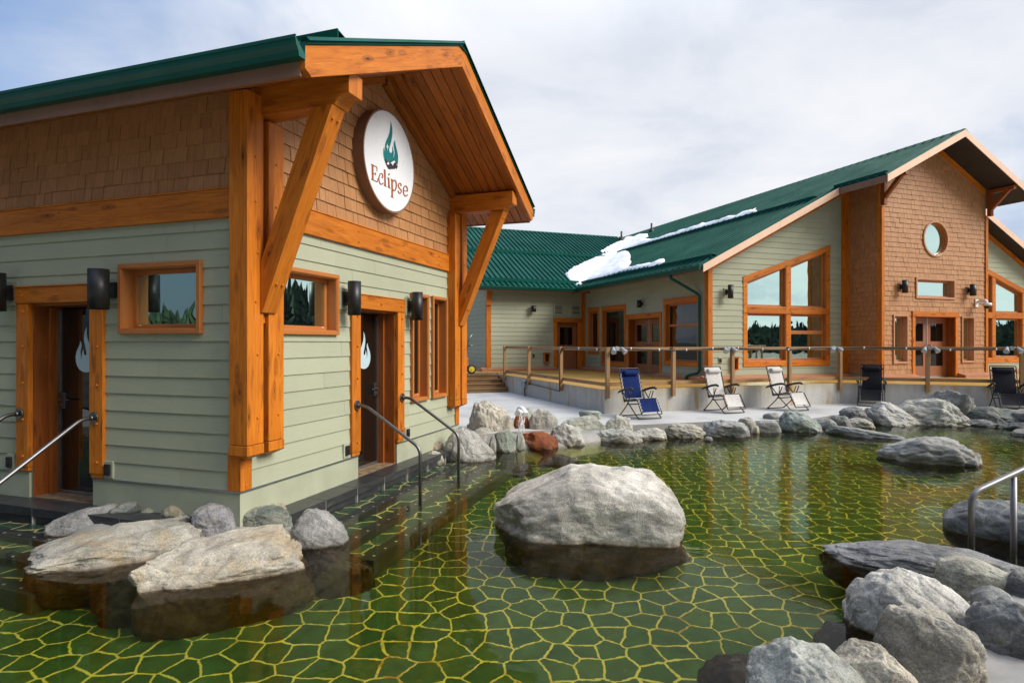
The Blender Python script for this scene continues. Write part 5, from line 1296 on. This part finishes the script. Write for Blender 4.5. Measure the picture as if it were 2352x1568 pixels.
# lodge fittings
lamp(F, 1668, 1678, 654, 684.5, 12.5, 'black cylinder wall lamp on pale siding left of the big angled window')
lamp(S, 1476, 1469, 689.5, 706, 11, 'small black wall lamp above the shaded double door', n=.16)
lamp(W, 1223, 1227, 702, 716, 11, 'small black wall lamp on the far sage wing wall', n=.16)
lamp(T, 2068, 2079, 643, 672.5, 12.5, 'black cylinder wall lamp left of the oblong window on the shingled bay', mat='brownmetal')
lamp(T, 2223.5, 2235, 652.5, 679, 12.8, 'black cylinder wall lamp right of the oblong window on the shingled bay', mat='brownmetal')
outlet(F, 1648, 1660, 818, 836, 'black outlet on the pale siding left of the big angled window')
outlet(W, 1220.5, 1229.5, 810, 822, 'black outlet on the far sage wing wall')
def ashbox(fr, x0, x1, y0, y1, label):
    a = fr.pix(x0, y0, .05); b = fr.pix(x1, y1, .05); u0, u1, z0, z1 = min(a[0], b[0]), max(a[0], b[0]), min(a[1], b[1]), max(a[1], b[1])
    o = empty('wall_box', fr.at((u0 + u1) / 2, .02, z0), label, 'wooden box')
    m = MB(); frame_bars(m, fr, u0, u1, z0, z1 - .03, .03, .021, .13); m.build('box_frame', M['stain'], o)
    m = MB(); m.fbox(fr, u0 - .02, u1 + .02, .021, .16, z1 - .028, z1); m.build('lid', M['plinth'], o)
    m = MB(); m.fbox(fr, u0 + .02, u1 - .02, .022, .03, z0 + .02, z1 - .05); m.tube([fr.at((u0 + u1) / 2, .08, z1 - .04), fr.at((u0 + u1) / 2, .08, z1 - .16)], .03, 8); m.build('phone', M['black'], o)
ashbox(F, 1681, 1693, 818.6, 850, 'small open wooden box on the pale siding beside the big angled window'); ashbox(W, 1249, 1261.5, 809, 832, 'small open wooden box on the wing wall left of the single door')
for lab, x0, x1 in (('louvred wall vent above the single door, left one', 1271.5, 1293.5), ('louvred wall vent above the single door, right one near the corner', 1311.5, 1334)):
    a = W.pix(x0, 699.6, .02); b = W.pix(x1, 725.5, .02); u0, u1, z0, z1 = a[0], b[0], b[1], a[1]
    o = empty('wall_vent', W.at((u0 + u1) / 2, .02, z0), lab, 'vent'); m = MB(); frame_bars(m, W, u0, u1, z0, z1, .05, .0, .05); 
    for k in range(4):
        z = z0 + .06 + k * (z1 - z0 - .12) / 4; m.hexa(W.at(u0 + .05, .018, z + .05), W.u * (u1 - u0 - .1), W.n * .028 + V((0, 0, -.04)), V((0, 0, .008)))
    m.build('vent_frame', M['sage_trim'], o); m = MB(); m.fbox(W, u0 + .04, u1 - .04, .012, .0165, z0 + .04, z1 - .04); m.build('backing', M['black'], o)
cu, cz = T.pix(2243, 696, .02); o = empty('security_camera', T.at(cu, .0, cz), 'white dome security camera on the right edge of the shingled bay', 'camera')
m = MB(); m.fbox(T, cu - .09, cu + .04, .02, .05, cz - .13, cz + .13); m.tube(rounded([T.at(cu, .05, cz + .04), T.at(cu, .30, cz + .08), T.at(cu, .34, cz - .02)], .06, 4), .045, 10); m.build('mount', M['white'], o)
m = MB(); c = T.at(cu, .34, cz - .04); m.tube([c + V((0, 0, z)) for z in (.03, .02, -.04, -.07)], [.05, .13, .14, .12], 18); m.build('housing', M['white'], o)
m = MB(); m.tube([c + V((0, 0, z)) for z in (-.07, -.12, -.15, -.165)], [.10, .085, .05, .01], 14); m.build('lens_dome', M['black'], o)

# ------------------------------------------------------------------ raised deck, railing, stairs
deck = empty('raised_deck', DF.at(3, -2, .16), 'raised ochre-stained concrete deck with streaked grey concrete face in front of the lodge', 'deck')
Q2 = Q2f.at(9.0, 0)
SL = -6.86                                    # where the stairs begin on the deck's left face
poly = [K0.copy(), Q1, Q2, F.at(20, 1.0), F.at(20, -12), W.at(-7, -.1), W.at(-7, 1.0) , DL.at(SL - 1.15, -4.2), DL.at(SL - 1.15, 0)]
poly = [V((p.x, p.y, 0)) for p in poly]
def zpoly(mb, pts, z):
    from mathutils.geometry import tessellate_polygon
    b = len(mb.v); Q = [V((p.x, p.y, z)) for p in pts]; mb.v += Q
    for t in tessellate_polygon([Q]):
        t = list(t)
        if (Q[t[1]] - Q[t[0]]).cross(Q[t[2]] - Q[t[0]]).z < 0: t.reverse()
        mb.f.append([b + i for i in t]); mb.uv += [(Q[i].x, Q[i].y) for i in t]; mb.sm.append(False); mb.mi.append(mb.m)
m = MB(); zpoly(m, poly, DECK); m.build('deck_surface', M['ochre'], deck)
m = MB()
def wallstrip(fr, a, b, z1=DECK - .002):
    k = a; s = 1.83 if b > a else -1.83
    while (b - k) * s > .01:
        e2 = k + s if (b - k - s) * s > 0 else b
        m.face([fr.at(k, 0, .1), fr.at(e2, 0, .1), fr.at(e2, 0, z1), fr.at(k, 0, z1)] if b > a else [fr.at(e2, 0, .1), fr.at(k, 0, .1), fr.at(k, 0, z1), fr.at(e2, 0, z1)], [(k + (0 if fr is DF else 9), .1), (e2 + (0 if fr is DF else 9), .1), (e2 + (0 if fr is DF else 9), z1), (k + (0 if fr is DF else 9), z1)] if b > a else [(e2 + 21, .1), (k + 21, .1), (k + 21, z1), (e2 + 21, z1)])
        k = e2
wallstrip(DF, 0, 7.43); wallstrip(Q2f, 0, 9.0); wallstrip(DL, SL - 1.15, 0.0)
m.build('concrete_face', M['deckwall'], deck)

ST = Fr(DL.at(SL, 0), 70)
st = empty('stairs', ST.at(-1.4, -.5, .16), 'four weathered wooden steps leading up to the deck at its left end', 'stairs')
rise = (DECK - .16) / 4
for i in range(4):
    m = MB(); z = .16 + rise * (i + 1); m.fbox(ST, -3.2, -.05, -.28 * i - .30, -.28 * i + .025, z - .035, z + (.002 if i == 3 else 0)); m.build('tread', M['deckwood'], st, bevel=.006)
    m = MB(); m.fbox(ST, -3.2, -.05, -.28 * i - .02, -.28 * i, .16 + rise * i + .001, z - .036); m.build('riser', M['deckwood'], st)
m = MB(); m.prism([ST.at(-.048, n, z) for n, z in ((.03, .16), (.03, .32), (-.95, DECK + .04), (-1.1, DECK + .04), (-1.1, .16))], ST.u * .045); m.build('stringer', M['deckwood'], st)

rail = empty('railing', DF.at(2, 0, DECK), 'weathered timber railing with posts bolted to the front of the raised deck', 'railing')
RT = 1.752
posts = [(DL, u) for u in (-2.40, -4.80, -7.10)] + [(DF, u) for u in (.05, 1.90, 3.70, 5.59, 7.40)] + [(Q2f, Q2f.pix(2129.5, 850)[0]), (Q2f, Q2f.pix(2345, 850)[0]), (Q2f, Q2f.pix(2345, 850)[0] + 1.9), (Q2f, Q2f.pix(2345, 850)[0] + 3.8)]
for fr, u in posts:
    m = MB(); m.fbox(fr, u - .045, u + .045, .004, .092, .545 + random.uniform(-.01, .01), RT - .002, 'z')
    for z in (.60, .68): peg(m, fr.at(u, .092, z), fr.n, .012, .008)
    m.build('post', M['railwood'], rail, bevel=.004)
for fr, a, b in ((DL, -7.25, .0), (DF, .0, 7.42), (Q2f, .02, 8.9)):
    m = MB(); m.fbox(fr, a, b, -.036, .003, RT - .09, RT); m.build('top_rail', M['railwood'], rail, bevel=.004)
    m = MB(); m.fbox(fr, a, b, -.036, .003, DECK + .085, DECK + .175); m.build('bottom_rail', M['railwood'], rail, bevel=.004)
# cable clipped to the rail
cab = []
u = -2.33
cab += [DL.at(-2.33, .115, z) for z in (.56, .9, 1.3, 1.55)]
while u < -.1: cab.append(DL.at(u, .03, RT - .045 + .02 * math.sin(u * 2.3))); u += .25
u = .1
while u < 7.4: cab.append(DF.at(u, .105 if any(abs(u - q) < .12 for q in (1.9, 3.7, 5.59)) else .03, RT - .05 + .025 * math.sin(u * 1.9 + 1))); u += .2
u = .1
while u < 7.5: cab.append(Q2f.at(u, .03, RT - .055 + .03 * math.sin(u * 1.7))); u += .25
m = MB(); m.tube(cab, .014, 6); m.m = 1
for p in cab[8::4]: m.tube([p + V((0, 0, -.03)), p + V((0, 0, .03))], .018, 6)
tag(m.build('rail_cable', [M['black'], M['white']], root=cab[4]), 'black cable with white clips running along the deck railing', 'cable')
jb = DL.pix(1214.8, 868, .03); jx = DL.pix(1205, 868, .03)[0]
o = empty('junction_box', DL.at(jx, .02, .5), 'grey junction box with conduits on the left concrete face of the deck', 'electrical box')
m = MB(); m.fbox(DL, jx - .13, jx + .13, .001, .11, .43, .68); m.build('box', M['grey_paint'], o, bevel=.008)
m = MB(); m.tube(rounded([DL.at(jx + .05, .05, .43), DL.at(jx + .05, .05, .3), DL.at(jx + .10, .05, .15)], .05), .018, 8); m.tube(rounded([DL.at(jx + .13, .06, .60), DL.at(-2.5, .06, .52), DL.at(-2.36, .10, .54), DL.at(-2.33, .115, .75)], .06), .016, 8); m.build('conduit', M['black'], o)
def flood(fr, u, label):
    o = empty('floodlight', fr.at(u, .03, RT), label, 'floodlight', 'twin floodlights on the deck railing')
    m = MB(); m.tube([fr.at(u, .02, RT - .03), fr.at(u, .10, RT - .03)], .05, 12); m.tube([fr.at(u - .1, .08, RT - .02), fr.at(u + .1, .08, RT - .02)], .014, 8); m.build('bracket', M['grey_paint'], o)
    for s in (-1, 1):
        c = fr.at(u + s * .11, .09, RT - .02); d = (fr.n * .7 + fr.u * s * .35 - V((0, 0, .75))).normalized(); m = MB()
        m.tube([c - d * .02, c + d * .03, c + d * .06, c + d * .12, c + d * .15], [.025, .04, .042, .066, .07], 14); m.m = 1; m.tube([c + d * .146, c + d * .153], .064, 14); m.build('lamp_head', [M['grey_paint'], M['lens']], o)
flood(DF, .30, 'twin floodlight at the railing corner above the blue chair'); flood(DF, 3.55, 'twin floodlight on the railing above the first white chair')
flood(DF, 7.15, 'twin floodlight on the railing between the second white chair and the left black chair'); flood(Q2f, Q2f.pix(2134, 800)[0], 'twin floodlight on the railing in front of the shingled bay door'); flood(Q2f, Q2f.pix(2322, 800)[0], 'twin floodlight on the railing above the right black chair')

# white pipes feeding the trickle, and the trickle itself
pc = on_z(1205, 942, .62)
def on_d(x, y, Y): d = ray(x, y); return V((d.x * Y, Y, CAMZ + d.z * Y))
Yp = 11.75
m = MB(); m.tube(rounded([on_d(1191, 953, Yp + .1), on_d(1192, 938, Yp + .1), on_d(1200, 939, Yp), on_d(1207, 951, Yp - .1)], .06, 5), .056, 14); m.tube([on_d(1205.6, 948.5, Yp - .09), on_d(1207.2, 951.5, Yp - .105)], .064, 14)
m.tube(rounded([on_d(1187, 950, Yp + .12), on_d(1192, 943.5, Yp - .02), on_d(1199, 951, Yp - .12)], .05, 5), .05, 14)
tag(m.build('white_pipes', M['white'], root=on_d(1198, 952, Yp)), 'pair of white pipe elbows spilling water onto the rust-red stone', 'pipe')

def mat_foam():
    m, nt, b = newmat('falling_water'); n = noise_(nt, coords(nt, 'Object', (1, 1, .3)), 30, 4)
    b.inputs['Base Color'].default_value = (.8, .82, .82, 1); b.inputs['Roughness'].default_value = .15; b.inputs['Transmission Weight'].default_value = .35
    nt.links.new(ramp(nt, n, [(.42, 0.0), (.62, .8)]), b.inputs['Alpha']); return m
M['foam'] = mat_foam()
m = MB(); rnd = random.Random(3)
for k in range(7):
    x = 1194 + k * 2.0 + rnd.uniform(-1, 1); q = []
    for t in range(9):
        y = 953 + t * 5.0; q.append(on_d(x + math.sin(t * 1.3 + k) * 1.3 - t * .35, y, Yp - .14 - .02 * t - .03 * math.sin(k)))
    m.tube(q, [.008 + .008 * abs(math.sin(t * 1.7 + k)) for t in range(9)], 6)
tag(m.build('water_trickle', M['foam'], root=on_d(1197, 975, Yp - .15)), 'thin white trickle of water falling over the rust-red stone', 'trickle')

# push cart mostly hidden behind the hut corner
cb = on_z(1084, 858.5, DECK); o = empty('push_cart', cb, 'push cart with yellow-hubbed wheel and silver handle by the wing wall, mostly behind the hut', 'cart')
fx = Fr(cb, 70)
m = MB(); m.tube([fx.at(-.02, -.04, DECK + .17), fx.at(-.02, .04, DECK + .17)], .17, 20); m.build('tyre', M['rubber'], o, bevel=.01)
m = MB(); m.tube([fx.at(-.02, .041, DECK + .17), fx.at(-.02, .055, DECK + .17)], .105, 16); m.tube([fx.at(-.02, .055, DECK + .17), fx.at(-.02, .08, DECK + .17)], .03, 10); m.build('hub', M['yellow'], o)
m = MB(); m.tube([fx.at(-.30, 0, DECK + .2), fx.at(-.22, 0, DECK + .75), fx.at(-.12, 0, DECK + 1.25), fx.at(.02, 0, DECK + 1.45)], .022, 8); m.tube([fx.at(-.15, 0, DECK + 1.0), fx.at(.06, 0, DECK + 1.04)], .022, 8); m.build('handle', M['steel'], o)
m = MB(); m.fbox(fx, -.75, -.12, -.28, -.03, DECK + .18, DECK + .6); m.build('body', M['stain'], o, bevel=.03)

# ------------------------------------------------------------------ zero-gravity chairs
def chair(label, px, py, yaw, fab, lace, group):
    g0 = on_z(px, py, .16); o = empty('lounge_chair', g0, label, 'lounge chair', group)
    h = V((math.sin(R(yaw)), -math.cos(R(yaw)), 0)); r = V((-h.y, h.x, 0))     # h: feet direction, r: to the chair's left
    P = lambda x, y, z: g0 + h * x + r * y + V((0, 0, z))
    hw = .275; tr = .0125
    m = MB()
    for s in (-1, 1):
        y = s * hw
        m.tube(rounded([P(-.33, y, 1.06), P(-.13, y, .36), P(-.11, y, .34)], .05), tr, 8)
        m.tube(rounded([P(-.15, y, .38), P(.35, y, .45), P(.53, y, .13)], .07), tr, 8)
        yo = s * (hw + .035)
        m.tube(rounded([P(.18, yo, .60), P(.05, yo, .30), P(-.26, yo, .016)], .1), tr, 8)
        m.tube(rounded([P(-.14, yo, .58), P(.12, yo, .30), P(.46, yo, .016)], .1), tr, 8)
        m.tube([P(.10, yo, .605), P(.06, y, .44)], .010, 6); m.tube([P(-.18, yo, .56), P(-.10, y, .40)], .010, 6)
    m.tube(rounded([P(-.33, -hw, 1.04), P(-.34, -hw, 1.10), P(-.34, hw, 1.10), P(-.33, hw, 1.04)], .06), tr, 8)
    m.tube(rounded([P(.515, -hw, .155), P(.54, -hw, .11), P(.54, hw, .11), P(.515, hw, .155)], .06), tr, 8)
    m.tube([P(-.11, -hw, .36), P(-.11, hw, .36)], tr, 8); m.tube([P(.03, -hw - .035, .30), P(.03, hw + .035, .30)], tr, 8)
    for x in (-.27, .47): m.tube(rounded([P(x * .92, -hw - .035, .045), P(x, -hw - .035, .014), P(x, hw + .035, .014), P(x * .92, hw + .035, .045)], .06), tr, 8)
    m.build('frame', M['black'], o)
    def sling(name, a, b, ya):
        q = MB(); k = 8; S_ = 5; dx = V((b[0] - a[0], 0, b[1] - a[1])); nz = V((-dx.z, 0, dx.x)).normalized()
        G = []
        for i in range(k + 1):
            t = i / k; row = []
            for j in range(S_ + 1):
                v = j / S_ * 2 - 1; sag = -.03 * math.sin(math.pi * t) * (1 - v * v * .6); x = a[0] + dx.x * t + nz.x * sag; z = a[1] + dx.z * t + nz.z * sag; row.append((x, v * ya, z))
            G.append(row)
        for up in (1, -1):
            for i in range(k):
                for j in range(S_):
                    f = [G[i][j], G[i + 1][j], G[i + 1][j + 1], G[i][j + 1]]; f = [P(c[0] + nz.x * .003 * up, c[1], c[2] + nz.z * .003 * up) for c in f]
                    q.face(f if up < 0 else f[::-1], None, True)
        return q.build(name, M[fab], o)
    sling('backrest', (-.145, .42), (-.335, 1.075), .235); sling('seat', (-.13, .39), (.34, .45), .235); sling('leg_rest', (.36, .445), (.51, .165), .235)
    m = MB(); c0 = V((-.30, 0, .99)); pts = [P(c0.x + .03, y, c0.z) for y in (-.19, -.185, -.15, 0, .15, .185, .19)]; m.tube(pts, [.03, .055, .062, .064, .062, .055, .03], 14)
    m.tube([P(c0.x - .01, -.28, c0.z + .0), P(c0.x + .0, .28, c0.z + .0)], .018, 6); m.build('pillow', M[fab], o)
    for s in (-1, 1):
        y = s * (hw + .05); m = MB(); m.tube([P(x, y, z) for x, z in ((-.30, .545), (-.24, .575), (-.1, .615), (.05, .655), (.18, .675), (.25, .665), (.27, .64))], [.014, .024, .028, .028, .030, .028, .018], 10); m.build('armrest', M['black'], o)
    m = MB()
    for s in (-1, 1):
        for a, b, k in (((-.15, .44), (-.31, 1.0), 12), ((.37, .44), (.5, .18), 8), ((-.1, .39), (.3, .45), 8)):
            z_ = []
            for i in range(k + 1):
                t = i / k; z_.append(P(a[0] + (b[0] - a[0]) * t + .006, s * (.232 if i % 2 else hw), a[1] + (b[1] - a[1]) * t + .006))
            m.tube(z_, .0055, 5)
    m.build('lacing', M[lace], o)
GC = 'reclining lounge chairs on the patio before the deck'
chair('blue reclining mesh lounge chair in front of the deck corner', 1464, 957, 25, 'blue', 'white', GC)
chair('white reclining mesh lounge chair nearer to the blue chair', 1656, 944.5, 23, 'beige_fabric', 'black', GC)
chair('white reclining mesh lounge chair farther right, beside the left black chair', 1802, 939.5, 27, 'beige_fabric', 'black', GC)
chair('black reclining mesh lounge chair standing left, behind the streaked boulder', 2002, 930, -33, 'charcoal', 'black', GC)
chair('black reclining mesh lounge chair at the right edge of the photo', 2313, 941.5, -24, 'charcoal', 'black', GC)

# ------------------------------------------------------------------ forest beyond (only seen in reflections)
rnd = random.Random(5); m = MB()
for i in range(1900):
    az = R(rnd.uniform(25, 255)); d = rnd.uniform(85, 130); c = V((math.sin(az) * d + 6, math.cos(az) * d, 0)); hgt = rnd.uniform(4.6, 6.4) * d / 110 * (2.2 if az < R(75) else 1.0) * (1.3 if az > R(150) else 1.0); w = hgt * rnd.uniform(.16, .26)
    tiers = 10
    for t in range(tiers):
        z0 = hgt * (.05 + t / tiers * .9); r = w * (1 - t / tiers) * 1.05 + .15; k = 8; a0 = rnd.uniform(0, 6)
        apex = c + V((0, 0, min(hgt, z0 + hgt * .26)))
        for j in range(k):
            a1, a2 = a0 + j * 2 * math.pi / k, a0 + (j + 1) * 2 * math.pi / k; q = r * rnd.uniform(.75, 1.2); q2 = r * rnd.uniform(.75, 1.2)
            m.face([c + V((math.cos(a1) * q, math.sin(a1) * q, z0 - rnd.uniform(0, .5))), c + V((math.cos(a2) * q2, math.sin(a2) * q2, z0)), apex])
f_ = m.build('forest', M['conifer']); tag(f_, 'distant dark conifer forest ringing the site, mirrored in the window panes', 'forest', kind='stuff')

# ------------------------------------------------------------------ sky, sun, camera
SUN_AZ, SUN_EL = 110.0, 36.0                  # azimuth clockwise from +Y
w = bpy.data.worlds.new('World'); sc.world = w; w.use_nodes = True; nt = w.node_tree; L = nt.links
bg = nt.nodes['Background']; bg.inputs['Strength'].default_value = .1
sky = nt.nodes.new('ShaderNodeTexSky'); sky.sky_type = 'NISHITA'; sky.sun_disc = False; sky.sun_elevation = R(SUN_EL); sky.sun_rotation = R(SUN_AZ); sky.air_density = 1.2; sky.dust_density = 1.0
tc = nt.nodes.new('ShaderNodeTexCoord'); sep = nt.nodes.new('ShaderNodeSeparateXYZ'); L.new(tc.outputs['Generated'], sep.inputs[0])
den = math_(nt, 'ADD', math_(nt, 'MAXIMUM', sep.outputs['Z'], 0.0), .22)
cmb = nt.nodes.new('ShaderNodeCombineXYZ'); L.new(math_(nt, 'DIVIDE', sep.outputs['X'], den), cmb.inputs[0]); L.new(math_(nt, 'DIVIDE', sep.outputs['Y'], den), cmb.inputs[1])
big = noise_(nt, cmb.outputs[0], .7, 6, .5, .3); det = noise_(nt, cmb.outputs[0], 1.5, 8, .55, .35)
# cloud cover thins towards the upper left
thin = N(nt, 'ShaderNodeMapRange', i1=-.25, i2=-1.0, i3=0.0, i4=1.0)
L.new(math_(nt, 'DIVIDE', sep.outputs['X'], math_(nt, 'MAXIMUM', sep.outputs['Y'], .25)), thin.inputs[0])
cov = math_(nt, 'SUBTRACT', math_(nt, 'ADD', math_(nt, 'MULTIPLY', big, .75), math_(nt, 'MULTIPLY', det, .3)), math_(nt, 'MULTIPLY', thin.outputs[0], .30))
mask = ramp(nt, cov, [(.27, 0.05), (.46, 1.0)])
shade = ramp(nt, det, [(.33, (5.6, 6.05, 6.95)), (.47, (6.9, 7.2, 7.85)), (.62, (7.9, 8.0, 8.3))])
blue = mix(nt, .6, sky.outputs[0], (2.6, 4.2, 7.6))
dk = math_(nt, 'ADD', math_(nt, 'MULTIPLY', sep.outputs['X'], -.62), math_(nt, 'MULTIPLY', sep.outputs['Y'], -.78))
dkr = ramp(nt, math_(nt, 'ADD', math_(nt, 'MULTIPLY', dk, .5), .5), [(.40, .95), (.80, .26)])  # added dimming of the unseen sky behind-left, darkens the hut's left wall
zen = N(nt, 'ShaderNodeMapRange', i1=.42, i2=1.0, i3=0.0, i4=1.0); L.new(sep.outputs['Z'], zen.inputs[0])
dkr = mix(nt, zen.outputs[0], dkr, (2.0, 2.0, 2.0))  # unseen zenith brightened to deepen the shade gradient under the hut eave
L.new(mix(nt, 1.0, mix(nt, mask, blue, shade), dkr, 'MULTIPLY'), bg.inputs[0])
sd_ = bpy.data.lights.new('sun', 'SUN'); sd_.energy = 3.3; sd_.angle = R(28); sd_.color = (1.0, .955, .89)
so = bpy.data.objects.new('sun', sd_); COL.objects.link(so)
az, el = R(SUN_AZ), R(SUN_EL); dv = V((math.sin(az) * math.cos(el), math.cos(az) * math.cos(el), math.sin(el)))
so.rotation_euler = dv.to_track_quat('Z', 'Y').to_euler(); so.location = dv * 60
cam = bpy.data.cameras.new('camera'); co = bpy.data.objects.new('camera', cam); COL.objects.link(co)
co.location = (0, 0, CAMZ); co.rotation_euler = (R(90), 0, 0); cam.sensor_width = 36; cam.lens = 36 * FP / 2352; cam.shift_y = 3 / 2352
cam.clip_start = .05; cam.clip_end = 5000
sc.camera = co
sc.view_settings.view_transform = 'Standard'; sc.view_settings.look = 'None'; sc.view_settings.exposure = 0.30; sc.view_settings.gamma = 1.0
sc.cycles.use_denoising = True; sc.cycles.max_bounces = 10; sc.cycles.transmission_bounces = 8; sc.cycles.glossy_bounces = 5; sc.cycles.diffuse_bounces = 4
sc.cycles.sample_clamp_indirect = 4.0; sc.cycles.caustics_refractive = True; sc.cycles.caustics_reflective = True
